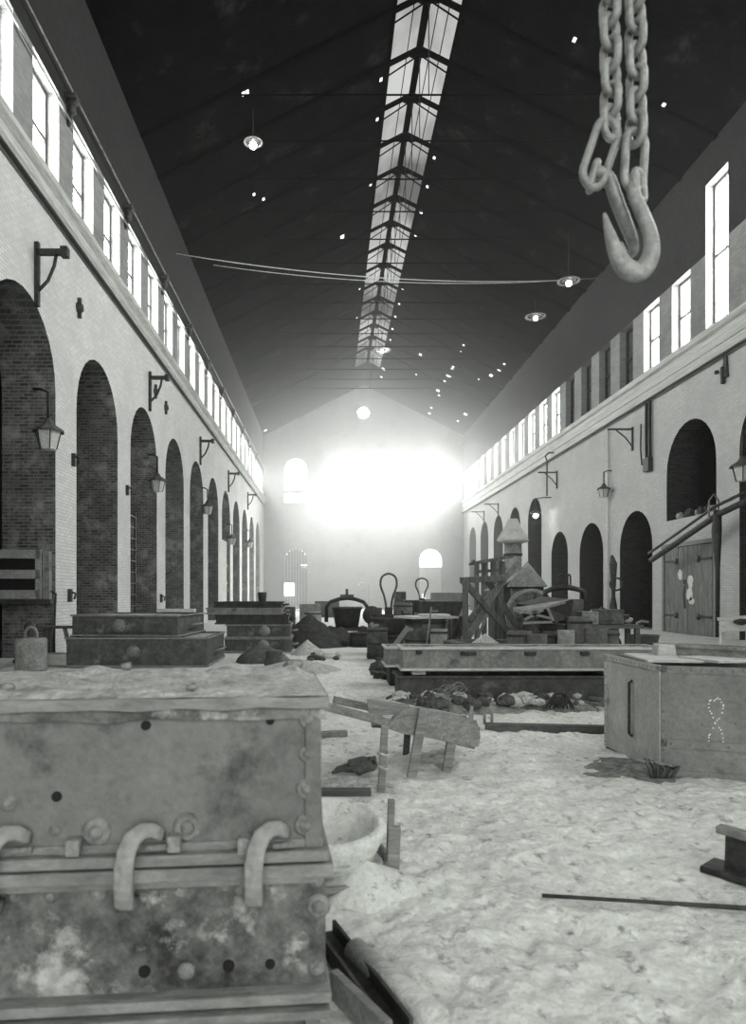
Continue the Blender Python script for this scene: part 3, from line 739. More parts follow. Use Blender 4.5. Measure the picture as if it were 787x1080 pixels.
globe(267, 152, 27, 'faint globe lamp under the dark roof at upper left', 0.3)

# ladder in the third left arch
root = thing('ladder', 'dark iron ladder standing inside the third left arch', 'ladder', (XL - 0.12, 0, 0))
ya, yb = XL * F / (138.5 - VX), XL * F / (146 - VX)
for y in (ya, yb):
    mb = MB(); mb.box((0, y, 2.2), (0.06, 0.06, 4.5)); part('stile', mb, 'darkiron', root)
for k in range(11):
    mb = MB(); mb.bar((0, ya, 0.35 + 0.4 * k), (0, yb, 0.35 + 0.4 * k), 0.04, 0.04); part('rung', mb, 'darkiron', root)

# fuse board on the near left jamb
root = thing('wall_mounted_cabinet', 'grey cabinet with two dark slots on the near left arch', 'cabinet', (-7.75, 17.35, 2.05), 0.12)
mb = MB()
for z in (-0.5, 0.0, 0.5): mb.box((0, 0, z), (1.2, 0.12, 0.22))
for x in (-0.55, 0.55): mb.box((x, 0, 0), (0.14, 0.12, 1.22))
part('front_plate', mb, 'board', root)
mb = MB(); mb.box((0, 0.06, 0.25), (1.0, 0.1, 0.34)); mb.box((0, 0.06, -0.25), (1.0, 0.1, 0.34)); part('slots', mb, 'hole', root, label='dark slots')
mb = MB(); mb.box((0.72, 0.12, -0.02), (0.16, 0.25, 1.2)); part('side_case', mb, 'paleiron', root)
mb = MB(); mb.box((0.1, 0.08, -0.68), (1.5, 0.3, 0.12)); part('bottom_rail', mb, 'darkiron', root)

# jib pipe on the right wall and its post
root = thing('pipe_jib', 'long dark pipe jib slanting out from the right wall', 'jib', (0, 0, 0))
a, b, c = P(687, 591, 28.5), P(757, 543, 24.2), P(790, 527, 22.5)
mb = MB(); mb.tube([a, b, c], 0.11, 8); mb.tube([a + Vector((-.1, 0, .28)), b + Vector((-.1, 0, .28)), c + Vector((-.1, 0, .25))], 0.06, 6); part('pipe', mb, 'darkiron', root)
mb = MB(); mb.tube([b + Vector((0, 0, 0.15)), P(756, 560, 24.2), P(757, 600, 24.2), P(757, 672, 24.2)], [0.13, 0.17, 0.08, 0.07], 8); part('post', mb, 'darkiron', root)
mb = MB(); mb.tube([P(748, 548, 24.4), P(748, 528, 24.4), P(753, 521, 24.4), P(758, 528, 24.4), P(758, 545, 24.4)], 0.03, 6); part('hoop', mb, 'paleiron', root)

# lumber heap inside the high right arch
for k in range(9):
    px = 711 + 4.8 * k; q = P(px, 539 - (k * 7 % 5), 29.2 - k * 0.38)
    mb = MB(); mb.lump((0, 0, 0), 0.15 + 0.02 * (k % 3), seed=k, amp=0.5)
    o = mb.build('stone_lump', 'rock' if k % 3 else 'palerock'); o.location = (14.62 + 0.12 * (k % 2), 29.2 - k * 0.41, 4.62 + 0.2 + 0.02 * (k % 3))
    tag(o, '%s stone lump from the far end of the heap on the high right arch sill' % ordn[k], 'stone', 'stone lumps on the high arch sill')

# ------------------------------------------------------------------ foreground flasks
A0 = math.radians(5.2); FO = Vector((0.0, 2.4, 0))
ca, sa = math.cos(A0), math.sin(A0)
def FF(px, py):        # pixel on the front plane -> local x, z
    t = (px - VX) / F
    # Y*(t,1) = FO + l*(ca,sa)
    l = (FO.x - t * FO.y) / (t * sa - ca); Y = FO.y + l * sa
    return l, CZ - (py - VY) / F * Y
W0 = -1.75; DP = 0.78
up = thing('moulding_flask', 'upper large cast iron flask of the foreground pair, sand on top', 'moulding flask', FO, A0, 'foreground flasks')
mb = MB()
mb.prism([(W0, 0.68), (-0.018, 0.68), (-0.035, 1.14), (W0, 1.14)], 0.0, DP, 'xz'); part('body', mb, 'plate', up, bevel=0.006)
mb = MB()
n = 60
top = []
for k in range(n + 1):
    x = W0 + (0.0 - W0) * k / n
    top.append((x, 1.205 + 0.006 * noise.noise(Vector((x * 5, 0, 0)))))
bot = [(x, 1.165 + 0.008 * noise.noise(Vector((x * 7, 3, 0)))) for x, z in top]
mb.prism(top + bot[::-1], -0.028, DP + 0.02, 'xz'); part('top_rim', mb, 'flange', up, bevel=0.004)
mb = MB()
t2 = [(x - 0.012, 1.163 + 0.008 * noise.noise(Vector((x * 7, 3, 0)))) for x, z in top]; b2 = [(x, 1.128 + 0.012 * noise.noise(Vector((x * 6, 7, 0)))) for x, z in t2]
mb.prism(t2 + b2[::-1], -0.014, DP, 'xz'); part('lower_rim', mb, 'plate_low', up, bevel=0.004)
mb = MB(); mb.box((W0 / 2 - 0.002, DP / 2 - 0.02, 0.672), (-W0, DP + 0.05, 0.038)); mb.box((W0 / 2, 0.0, 0.705), (-W0 - 0.04, 0.02, 0.03)); part('joint_flange', mb, 'flange', up, bevel=0.006)
mb = MB(); mb.box((-0.055, -0.006, 0.91), (0.055, 0.014, 0.44)); part('corner_rib', mb, 'plate', up, bevel=0.004)
lo = thing('moulding_flask', 'lower large cast iron flask of the foreground pair, crusted with scale', 'moulding flask', FO, A0, 'foreground flasks')
mb = MB(); mb.box((W0 / 2, DP / 2 + 0.01, 0.38), (-W0 - 0.02, DP, 0.45)); part('body', mb, 'plate_low', lo, bevel=0.006)
mb = MB(); mb.box((W0 / 2 + 0.006, DP / 2 - 0.02, 0.622), (-W0 + 0.012, DP + 0.05, 0.044)); mb.box((W0 / 2, 0.0, 0.585), (-W0 - 0.03, 0.03, 0.03)); part('joint_flange', mb, 'flange', lo, bevel=0.006)
mb = MB(); mb.box((W0 / 2, DP / 2 - 0.02, 0.20), (-W0 + 0.01, DP + 0.07, 0.035)); mb.box((W0 / 2, DP / 2 - 0.03, 0.155), (-W0, DP + 0.09, 0.03)); part('bottom_flange', mb, 'flange', lo, bevel=0.006)
mb = MB(); mb.box((W0 / 2, DP / 2, 0.09), (-W0 - 0.1, DP - 0.04, 0.10)); mb.box((-0.06, 0.0, 0.07), (0.05, 0.1, 0.15)); mb.box((-1.55, 0.0, 0.07), (0.05, 0.1, 0.15)); mb.box((W0 / 2, DP / 2, 0.01), (-W0 - 0.1, DP - 0.04, 0.08)); part('foot', mb, 'plate', lo, bevel=0.005)
def bolt(parent, px, py, r=0.022, washer=0.034, hexa=True, y=0.0):
    x, z = FF(px, py)
    mb = MB(); mb.lathe((x, y, z), [(0, -0.012), (washer * 0.7, -0.012), (washer, -0.003), (washer, 0.004)], 14, axis='y')
    mb.lathe((x, y - 0.01, z), [(0, -r * 0.75), (r * 0.75, -r * 0.6), (r, -r * 0.1), (r, 0.004)], 6 if hexa else 14, axis='y', smooth=not hexa)
    part('bolt', mb, 'bolt', [c_ for c_ in parent.children if c_.name.startswith('body')][0])
for px, py, r, w, h in [(102, 877, .024, .05, 0), (198, 872, .024, .05, 0), (325, 758, .018, .034, 0), (325, 795, .018, .034, 0), (323, 832, .018, .036, 0), (322, 870, .02, .04, 0), (58, 876, .012, .02, 0), (8, 846, .018, .03, 0)]:
    bolt(up, px, py, r, w, h, 0.0)
for px, py, r, w, h in [(53, 946, .02, .026, 1), (103, 943, .016, .03, 0), (190, 940, .02, .028, 1), (238, 932, .02, .03, 1), (300, 925, .012, .02, 0), (336, 957, .024, .042, 0), (196, 1026, .016, .03, 0), (334, 930, .014, .024, 0), (334, 1022, .014, .03, 0), (15, 946, .016, .024, 1)]:
    bolt(lo, px, py, r, w, h, 0.012)
def holes_on(parent, lst, y):
    for px, py, s_ in lst:
        x, z = FF(px, py); mb = MB(); mb.lathe((x, y, z), [(0, -0.007), (s_ * 0.55, -0.006), (s_ * 0.6, 0.006)], 9, axis='y', smooth=False); part('bolt_hole', mb, 'hole', [c_ for c_ in parent.children if c_.name.startswith('body')][0])
holes_on(up, [(154, 765, .03), (285, 760, .026), (60, 840, .03)], -0.001)
holes_on(lo, [(152, 1026, .036), (241, 1020, .036), (285, 1018, .03)], 0.008)
for px, py in [(80, 890), (185, 886), (258, 888)]:
    x, z = FF(px, py); mb = MB(); mb.box((x, -0.02, z), (0.045, 0.06, 0.055)); part('lug', mb, 'bolt', up, bevel=0.006)
# clamps
proto = None
for n, (px, py, lab) in enumerate([(140, 905, 'hook clamp joining the foreground flasks, middle one of three'), (272, 900, 'hook clamp joining the foreground flasks, near their right end'), (-1, 903, 'hook clamp joining the foreground flasks, cut by the left edge')]):
    x, z = FF(px, py); sx_ = 1 if n < 2 else -1
    loc = FO + Vector((x * ca, x * sa, z - 0.008 * n))
    if proto is None:
        t = proto = thing('hook_clamp', lab, 'clamp', loc, A0, 'hook clamps on the foreground flasks')
        pts = [(-.004, .008, -.135), (-.008, -.05, -.138), (-.012, -.078, -.12), (-.014, -.085, -.06), (-.012, -.085, 0.0), (-.004, -.08, .05), (.012, -.07, .088), (.04, -.058, .108), (.07, -.045, .106), (.092, -.03, .088), (.098, .0, .075)]
        mb = MB(); mb.tube(pts, [.024, .028, .030, .031, .031, .031, .030, .027, .024, .021, .018], 16, flat=0.6, sq=0.45); part('hook_bar', mb, 'clamp', t)
        mb = MB(); mb.tube([(.05, -.03, .04), (.115, -.03, .045)], 0.011, 8); part('wedge_pin', mb, 'bolt', t)
    else:
        t = dup(proto, loc, label=lab)
# sand on top
mb = MB(); nX, nY = 90, 40
vs = []
for j in range(nY + 1):
    for i in range(nX + 1):
        x = W0 + 0.012 + (-W0 - 0.02) * i / nX; y = -0.02 + (DP + 0.025) * j / nY
        e = min(1, min(i, nX - i) / 4, j / 3, (nY - j) / 3)
        h = 1.207 + e * (0.012 + 0.014 * noise.noise(Vector((x * 9, y * 9, 0))) + 0.012 * max(0, noise.noise(Vector((x * 20, y * 20, 4)))))
        bx, by = x + 0.10, y - 0.55; h += e * 0.035 * math.exp(-(bx * bx + by * by) / 0.004)
        bx, by = x + 0.95, y - 0.70; h += e * 0.028 * math.exp(-(bx * bx + by * by) / 0.003)
        vs.append(mb.bm.verts.new((x, y, h)))
for j in range(nY):
    for i in range(nX):
        a = j * (nX + 1) + i; f = mb.bm.faces.new((vs[a], vs[a + 1], vs[a + nX + 2], vs[a + nX + 1])); f.smooth = True
o = mb.build('sand_layer', 'sandcap'); o.location = FO; o.rotation_euler = (0, 0, A0); tag(o, 'pale loose sand spread over the top of the foreground flask', 'sand', kind='stuff')
for n, (px, py, r, lab) in enumerate([(134, 703, .022, 'sand lump at the back of the flask top, middle of three'), (203, 726, .016, 'sand lump near the front of the flask top'), (310, 702, .035, 'largest sand lump at the back right of the flask top'), (8, 727, .02, 'sand lump on the flask top by the left edge')]):
    Yq = F * (CZ - 1.225) / (py - VY + 0.0) ; q = P(px, py, min(max(Yq, 2.42), 3.1)); 
    mb = MB(); mb.lump((0, 0, 0), r, (1.3, 1, 0.8), n, 0.5); o = mb.build('sand_lump', 'dark_and_shade_sand', smooth=True); o.location = (q.x, q.y, 1.222 + r * 0.5); tag(o, lab, 'sand lump', 'sand lumps on the foreground flask')

# ------------------------------------------------------------------ chains and hooks
def link_pts(c, L_, w, axis, updir=Vector((0, 0, 1))):
    """stadium loop, axis = unit vector across"""
    pts = []; r = w / 2; s_ = L_ / 2 - r
    for k in range(9): a = PI * k / 8; pts.append(c + axis * (r * math.cos(a)) + updir * (s_ + r * math.sin(a)))
    for k in range(9): a = PI + PI * k / 8; pts.append(c + axis * (r * math.cos(a)) + updir * (-s_ + r * math.sin(a)))
    return pts
HY = 2.5; K = HY / F
def chain(px, py_bot, lab, n, phase, tilt):
    bot = P(px, py_bot, HY)
    root = thing('hanging_chain', lab, 'chain', (bot.x, bot.y, bot.z), 0, 'hanging chains with hooks')
    Lk, wk, rk = 0.110, 0.062, 0.0138
    pitch = Lk - 2.1 * rk
    for k in range(n):
        c = Vector((0.002 * math.sin(k), 0, Lk / 2 + pitch * k))
        a = tilt + (PI / 2 if (k + phase) % 2 else 0)
        ax = Vector((math.cos(a), math.sin(a), 0))
        mb = MB(); mb.tube(link_pts(c, Lk, wk, ax), rk, 10, closed=True); part('link', mb, 'chain', root)
    return root, bot
ch1, b1 = chain(644, 146, 'left of the two heavy chains hanging at upper right', 20, 0, 0.5)
ch2, b2 = chain(671, 152, 'right of the two heavy chains hanging at upper right', 20, 1, 0.45)
# large end rings
def ring(root, base, p_top, p_bot, w, r):
    a, b = P(*p_top, HY), P(*p_bot, HY); c = (a + b) / 2; u = (a - b); L_ = u.length; u.normalize()
    ax = Vector((u.z, 0.35, -u.x)).normalized()
    mb = MB(); mb.tube([q - base for q in link_pts(c, L_, w, ax, u)], r, 10, closed=True); part('end_ring', mb, 'chain', root)
ring(ch1, b1, (645, 128), (622, 196), 0.092, 0.014)
ring(ch2, b2, (671, 138), (668, 200), 0.085, 0.014)
def hook(lab, pts, rs, eye, Ye, name='crane_hook'):
    base = P(*eye, Ye)
    t = thing('hanging_crane_hook', lab, 'hook', base, 0, 'crane hooks on the chains')
    mb = MB()
    fine = []; fr = []
    P3 = [P(a, b, y) - base for a, b, y in pts]
    for i in range(len(P3) - 1):
        p0 = P3[max(i - 1, 0)]; p1 = P3[i]; p2 = P3[i + 1]; p3 = P3[min(i + 2, len(P3) - 1)]
        for k in range(5):
            u = k / 5
            fine.append(0.5 * ((2 * p1) + (p2 - p0) * u + (2 * p0 - 5 * p1 + 4 * p2 - p3) * u * u + (3 * p1 - p0 - 3 * p2 + p3) * u ** 3)); fr.append(rs[i] + (rs[i + 1] - rs[i]) * u)
    fine.append(P3[-1]); fr.append(rs[-1])
    mb.tube(fine, fr, 14, flat=0.85); part('hook_body', mb, 'chain', t)
    return t, base
R1 = HY / F
t, base = hook('front crane hook with the open upturned point, at upper right', [(668, 185, 2.49), (669, 205, 2.48), (678, 226, 2.47), (687, 251, 2.46), (686, 271, 2.46), (676, 286, 2.46), (662, 284, 2.46), (651, 269, 2.46), (644, 249, 2.46), (637.5, 225, 2.47)],
               [7 * R1, 7 * R1, 7.2 * R1, 7.8 * R1, 9 * R1, 10.5 * R1, 10.5 * R1, 8.5 * R1, 6 * R1, 1.5 * R1], (672, 184), 2.49)
c = P(674, 196, 2.49) - base
mb = MB(); mb.tube(link_pts(c, 0.105, 0.055, Vector((0.8, 0.6, 0)), Vector((-0.1, 0, 1)).normalized()), 0.014, 10, closed=True); part('eye', mb, 'chain', t)
t, base = hook('rear crane hook nested behind the front one, at upper right', [(625, 180, 2.52), (641, 187, 2.53), (650, 210, 2.54), (659, 233, 2.55), (667, 254, 2.57), (668, 266, 2.60), (660, 268, 2.64), (655, 256, 2.66)],
               [7 * R1, 7.5 * R1, 7.5 * R1, 7.5 * R1, 6.5 * R1, 5 * R1, 4 * R1, 2 * R1], (624, 178), 2.52)
mb = MB(); mb.tube(link_pts(P(626, 186, 2.52) - base, 0.10, 0.055, Vector((0.3, 0.9, 0)).normalized(), Vector((0.3, 0, 1)).normalized()), 0.013, 10, closed=True); part('eye', mb, 'chain', t)

# ------------------------------------------------------------------ generic foundry flask
def flask(lab, loc, rz, L_, W_, H_, mat='midiron', sand=True, wall=0.08, trun=(0.0,), panel=None, group=None, rim='paleiron', bottom_rim=True, tmat=None, face_panels=()):
    """origin at the front left bottom corner; x along the front"""
    t = thing('moulding_flask', lab, 'moulding flask', loc, rz, group)
    mb = MB()
    mb.box((L_ / 2, wall / 2, H_ / 2), (L_, wall, H_)); mb.box((L_ / 2, W_ - wall / 2, H_ / 2), (L_, wall, H_))
    mb.box((wall / 2, W_ / 2, H_ / 2), (wall, W_ - 2 * wall, H_)); mb.box((L_ - wall / 2, W_ / 2, H_ / 2), (wall, W_ - 2 * wall, H_))
    part('body', mb, mat, t, bevel=0.01)
    mb = MB(); r = 0.035
    zs = [H_ - r / 2] + ([r / 2] if bottom_rim else [])
    for z in zs:
        mb.box((L_ / 2, 0, z), (L_ + 2 * r, 2 * r, r)); mb.box((L_ / 2, W_, z), (L_ + 2 * r, 2 * r, r)); mb.box((0, W_ / 2, z), (2 * r, W_, r)); mb.box((L_, W_ / 2, z), (2 * r, W_, r))
    part('rim', mb, rim, t, bevel=0.005)
    for q in trun:
        mb = MB(); mb.lathe((L_ * q, -0.01, H_ * 0.5), [(0, -0.12), (0.09, -0.12), (0.10, -0.05), (0.15, -0.03), (0.15, 0.02)], 16, axis='y'); part('trunnion', mb, tmat or rim, t)
    for (q0, q1) in face_panels:
        mb = MB(); mb.box(((q0 + q1) / 2 * L_, -0.012, H_ * 0.5), ((q1 - q0) * L_, 0.03, H_ * 0.62)); part('raised_panel', mb, mat, t, bevel=0.008)
    mb = MB(); mb.tube([(L_ + 0.02, W_ * 0.35, H_ * 0.45), (L_ + 0.16, W_ * 0.35, H_ * 0.5), (L_ + 0.18, W_ * 0.5, H_ * 0.5), (L_ + 0.16, W_ * 0.65, H_ * 0.5), (L_ + 0.02, W_ * 0.65, H_ * 0.45)], 0.025, 8); part('lifting_handle', mb, rim, t)
    if sand:
        mb = MB(); n = 14
        vv = [[mb.bm.verts.new((wall + (L_ - 2 * wall) * i / n, wall + (W_ - 2 * wall) * j / n, H_ - 0.03 + 0.02 * noise.noise(Vector((i * .9, j * .9, L_ * 7))))) for i in range(n + 1)] for j in range(n + 1)]
        for j in range(n):
            for i in range(n): mb.bm.faces.new((vv[j][i], vv[j][i + 1], vv[j + 1][i + 1], vv[j + 1][i]))
        part('sand_fill', mb, 'sandcap', t, smooth=True)
    return t

p0 = G(70, 703.5); p1 = G(218, 703.5)
flask('lower of two stacked dark flasks before the second left arch, round boss on front', (p0.x, p0.y, 0), 0.0, p1.x - p0.x, 2.5, 0.63, 'midiron', True, trun=(0.48,), group='stacked flasks at left', tmat='paleiron', face_panels=((0.28, 0.6),))
flask('upper of two stacked dark flasks before the second left arch, turned slightly', (-5.62, 15.35, 0.635), -0.07, 2.35, 2.3, 0.47, 'midiron', True, trun=(0.45,), group='stacked flasks at left', tmat='paleiron', face_panels=((0.12, 0.86),))
mb = MB(); mb.box((0, 0, 0), (0.9, 0.3, 0.09)); o = mb.build('loose_board', 'lightwood', bevel=0.01); o.location = (-3.75, 17.3, 1.155); tag(o, 'short pale board lying on the upper left flask', 'board')

# weight cylinder with lifting loop
p = G(33, 707)
t = thing('casting_weight', 'pale cylinder with a lifting loop standing at far left', 'casting weight', (p.x, p.y, 0))
mb = MB(); mb.lathe((0, 0, 0), [(0, 0), (0.3, 0), (0.31, 0.03), (0.31, 0.62), (0.29, 0.66), (0, 0.66)], 28); part('body', mb, 'paleiron', t)
mb = MB(); mb.tube([(-0.12, 0, 0.62), (-0.12, 0, 0.78), (-0.07, 0, 0.86), (0.0, 0, 0.89), (0.07, 0, 0.86), (0.12, 0, 0.78), (0.12, 0, 0.62)], 0.03, 8); part('loop', mb, 'paleiron', t)
# dark pump beside it
p = G(12, 704)
t = thing('hand_pump', 'dark iron post with a lever handle by the near left arch', 'pump', (p.x + 0.0, p.y + 0.9, 0))
mb = MB(); mb.tube([(0, 0, 0), (0, 0, 0.12), (0, 0, 0.5), (0, 0, 0.85), (0, 0, 0.95)], [0.16, 0.1, 0.07, 0.13, 0.03], 10); part('post', mb, 'darkiron', t)
mb = MB(); mb.tube([(0, 0, 0.2), (-0.2, 0, 0.15), (-0.35, 0, 0.02)], 0.05, 6); part('lever', mb, 'darkiron', t)
# bench/trestle behind
t = thing('saw_trestle', 'low dark trestle between the cylinder and the stacked flasks', 'trestle', (-6.3, 16.6, 0))
mb = MB(); mb.box((0.05, 0, 0.78), (1.1, 0.3, 0.06)); part('top', mb, 'darkwood', t)
for x0, x1 in ((-0.3, -0.35), (0.05, 0.22), (0.45, 0.5), (-0.42, -0.4)):
    mb = MB(); mb.bar((x0, 0, 0.75), (x1, 0.05, 0.0), 0.08, 0.08); part('leg', mb, 'wood' if x0 == 0.05 else 'darkwood', t)
mb = MB(); mb.box((0, 0, 0.12), (0.55, 0.5, 0.24)); o = mb.build('wooden_crate', 'lightwood', bevel=0.01); o.location = (-6.02, 15.6, 0.0); tag(o, 'low pale crate on the ground left of the stacked flasks', 'crate')

# small dark post tool against pier
Y = 17.2
t = thing('crowbar', 'thin iron bar leaning on the first left pier', 'bar', (0, 0, 0)); mb = MB(); a, b = P(59, 626, 17.3), P(57, 668, 17.0); mb.tube([a + Vector((-0.12, 0, 0.05)), a, b.lerp(a, 0.4), Vector((b.x, b.y, 0))], 0.025, 6); part('shaft', mb, 'darkiron', t)

# left rear stack of flasks
zs = 0.0
specs = [(0.0, 1.75, 0.38, 'midiron', 'lowest'), (0.05, 1.7, 0.36, 'midiron', 'second lowest'), (-0.25, 1.95, 0.26, 'darkiron', 'middle'), (-0.5, 2.0, 0.18, 'paleiron', 'second highest'), (-0.3, 1.8, 0.16, 'darkiron', 'topmost')]
p = G(237, 688)
for k, (dx, L_, H_, mt, lv) in enumerate(specs):
    flask('%s flask of the five-high stack behind the two left flasks' % lv, (p.x + dx, p.y + 0.05 * k, zs), 0.02 * (k % 3), L_, 1.5, H_, mt, k == 4, trun=(0.6,) if k < 2 else (), group='five-high flask stack', rim='paleiron' if k in (0, 1, 3) else 'darkiron'); zs += H_ + 0.003
t = thing('core_bucket', 'small dark pot on top of the five-high flask stack', 'pot', (p.x + 0.95, p.y + 0.6, zs)); mb = MB(); mb.lathe((0, 0, 0), [(0, 0), (0.1, 0), (0.13, 0.26), (0.11, 0.26), (0.09, 0.02)], 14); part('body', mb, 'darkiron', t)
p = G(289, 676)
mb = MB(); mb.box((0, 0, 0.5), (0.14, 0.14, 1.05)); o = mb.build('white_post', 'whitepaint', bevel=0.01); o.location = (p.x, p.y + 1.0, 0); tag(o, 'short white post left of the dark sand heap', 'post')

# heaps
def heap(name, lab, cx, cy, rx, ry, h, mat, seed=0, peak=1.0, cat='sand heap', kind=None, rough=0.12):
    mb = MB(); n, m = 26, 16; rows = []
    for j in range(m + 1):
        f = j / m; ring_ = []
        for i in range(n):
            a = 2 * PI * i / n; rr = f * (1 + 0.18 * noise.noise(Vector((math.cos(a) * 1.5, math.sin(a) * 1.5, seed))))
            x, y = rx * rr * math.cos(a), ry * rr * math.sin(a)
            z = h * (max(0, 1 - f) ** peak) * (1 + rough * noise.noise(Vector((x * 2, y * 2, seed)))) + (1 - f) * rough * 0.5 * h * noise.noise(Vector((x * 6, y * 6, seed + 5))) - 0.05 * f
            ring_.append(mb.bm.verts.new((x, y, z)))
        rows.append(ring_)
    for A, B in zip(rows, rows[1:]):
        for i in range(n):
            try: mb.bm.faces.new((A[i], A[(i + 1) % n], B[(i + 1) % n], B[i])).smooth = True
            except ValueError: pass
    bmesh.ops.remove_doubles(mb.bm, verts=mb.bm.verts, dist=1e-4)
    o = mb.build(name, mat, smooth=True); o.location = (cx, cy, 0); return tag(o, lab, cat, kind=kind)
p = G(325, 684); heap('sand_heap', 'tall heap of dark burnt sand in the middle of the hall', p.x + 0.05, p.y + 1.3, 1.25, 1.2, 0.97, 'darksand', 1, 0.9)
p = G(355, 682); heap('sand_heap', 'lower dark sand heap sloping right of the tall one', p.x + 0.15, p.y + 1.2, 0.9, 1.0, 0.55, 'darksand', 8, 1.0)
p = G(325, 689); heap('sand_heap', 'small pale conical sand heap before the dark heap', p.x, p.y - 0.2, 0.5, 0.5, 0.38, 'sandcap', 2, 1.0)
p = G(320, 706); heap('sand_heap', 'broad pale sand mound just beyond the foreground flask', p.x - 0.1, p.y, 1.0, 0.9, 0.22, 'sandcap', 3, 0.7)
p = G(283, 700); heap('sand_heap', 'domed dark casting mound left of the pale mound', p.x - 0.2, p.y + 0.5, 0.62, 0.6, 0.42, 'midiron', 4, 0.5)
mb = MB(); mb.lathe((0, 0, 0), [(0, 0), (0.2, 0), (0.22, 0.06), (0.18, 0.2), (0.2, 0.3), (0.17, 0.34), (0.0, 0.34)], 16); o = mb.build('cast_pot', 'midiron'); o.location = (G(289, 702).x, G(289, 702).y, -0.01); tag(o, 'squat dark iron pot in front of the domed mound', 'pot')
for k in range(16):
    px = 326 + random.random() * 36; py = 690 + random.random() * 8; p = G(px, py)
    mb = MB(); mb.lump((0, 0, 0), 0.05 + random.random() * 0.09, (1.3, 1, 0.7), k, 0.5, 1); o = mb.build('rubble_lump', 'rock' if k % 3 else 'palerock'); o.location = (p.x, p.y, 0.03)
    tag(o, 'broken casting lump scattered beside the pale mound', 'lump', 'scattered lumps beside the pale mound')

# ------------------------------------------------------------------ right middle: long beam flasks
p = G(425, 740); Yb = p.y
L_ = 3.75
flask('lower of the two long iron flasks lying across the path', (P(421, 740, Yb).x, Yb + 0.05, 0.0), 0.0, L_, 0.6, 0.37, 'midiron', False, trun=(), group='long flasks across the path', rim='midiron')
for q in (0.3, 3.1):
    mb = MB(); mb.box((0, 0, 0), (0.2, 0.5, 0.07)); o = mb.build('wooden_packer', 'lightwood', bevel=0.005); o.location = (P(421, 740, Yb).x + q, Yb + 0.35, 0.41); tag(o, 'wood packer between the long flasks, near their %s end' % ('clear' if q < 1 else 'covered'), 'packer', 'packers between the long flasks')
t = flask('upper of the two long iron flasks, pale dusty face with small lugs', (P(425, 740, Yb).x, Yb, 0.447), 0.0, L_, 0.62, 0.34, 'paleiron', True, trun=(), group='long flasks across the path', rim='lightwood')
for q, w in ((0.22, 0.08), (0.9, 0.22), (1.75, 0.16), (2.5, 0.12)):
    mb = MB(); mb.box((q * 1.05, -0.03, 0.25 if w > 0.1 else 0.27), (w, 0.06, 0.05)); part('lug', mb, 'darkiron', t, bevel=0.005)
p = G(408, 722)
flask('short pale flask behind the near end of the long flasks', (P(408, 700, 11.8).x, 11.8, 0.33), 0.0, 0.75, 0.7, 0.34, 'paleiron', True, trun=(0.5,), rim='lightwood', wall=0.06)
mb = MB(); mb.box((0.4, 0.35, 0.165), (0.7, 0.6, 0.32)); o = mb.build('casting_block', 'darkiron', bevel=0.02); o.location = (P(408, 700, 11.8).x, 11.8, 0.0); tag(o, 'dark block supporting the short pale flask', 'block')

p = G(478, 750); heap('rubble_bank', 'low dark rubble bank at the foot of the long flasks, nearer the path', p.x, p.y + 0.12, 1.0, 0.42, 0.2, 'dark_and_shade_sand', 31, 0.6, 'rubble', 'stuff', 0.5)
p = G(592, 748); heap('rubble_bank', 'low dark rubble bank at the foot of the long flasks, nearer the riveted box', p.x, p.y + 0.1, 0.55, 0.36, 0.16, 'dark_and_shade_sand', 32, 0.6, 'rubble', 'stuff', 0.5)
# rubble at foot of the long flasks
rk = []
for k in range(60):
    u = random.random(); px = 410 + 150 * u ** 1.2; py = 742 + random.random() * 16 * (1 - 0.5 * u)
    p = G(px, py); r = 0.04 + random.random() * 0.075
    mb = MB(); mb.lump((0, 0, 0), r, (1.2, 1, 0.8), k, 0.6, 1); o = mb.build('clinker_lump', 'rock' if random.random() < 0.75 else 'palerock'); o.location = (p.x, min(p.y, Yb - 0.12), r * 0.4 + 0.09)
    tag(o, 'dark clinker lump in the rubble before the long flasks', 'clinker', 'clinker lumps before the long flasks')
for k, (px, py) in enumerate([(400, 697), (405, 702), (411, 705), (416, 699), (398, 707), (407, 711), (414, 713), (402, 716), (420, 716), (395, 712), (411, 697), (418, 707)]):
    p = G(px, py); r = 0.08 + 0.05 * (k % 3)
    mb = MB(); mb.lump((0, 0, 0), r, (1.2, 1, 0.9), k + 90, 0.6, 1); o = mb.build('clinker_lump', 'rock'); o.location = (p.x, p.y, r * 0.5); tag(o, 'dark scrap lump heaped left of the short pale flask', 'scrap lump', 'scrap lumps left of the short flask')
for k in range(26):
    px = 560 + 60 * random.random(); py = 738 + 12 * random.random()
    p = G(px, py); r = 0.03 + random.random() * 0.06
    mb = MB(); mb.lump((0, 0, 0), r, (1.2, 1, 0.8), k + 200, 0.6, 1); o = mb.build('clinker_lump', 'rock' if random.random() < 0.6 else 'palerock'); o.location = (p.x, min(p.y, Yb - 0.12), r * 0.4 + 0.09)
    tag(o, 'dark clinker lump in the rubble before the long flasks', 'clinker', 'clinker lumps before the long flasks')
# wire tangle
t = thing('wire_tangle', 'tangle of bent pale wire on the rubble before the long flasks', 'wire', G(474, 748)); t.location.z = 0.15; t.scale = (0.55, 0.6, 0.6)
for k in range(6):
    pts = [Vector((0.10 * (k - 2.5) + 0.16 * math.cos(i * 0.55 + k) + 0.1 * noise.noise(Vector((i * 0.6, k * 3.3, 1.5))), 0.06 * math.sin(k * 2 + i * 0.3), 0.10 + 0.09 * (k % 3) * 0.7 + (0.10 + 0.03 * (k % 2)) * math.sin(i * 0.55 + k * 1.7))) for i in range(13)]
    mb = MB(); mb.tube(pts, 0.012, 5); part('strand', mb, 'paleiron', t)
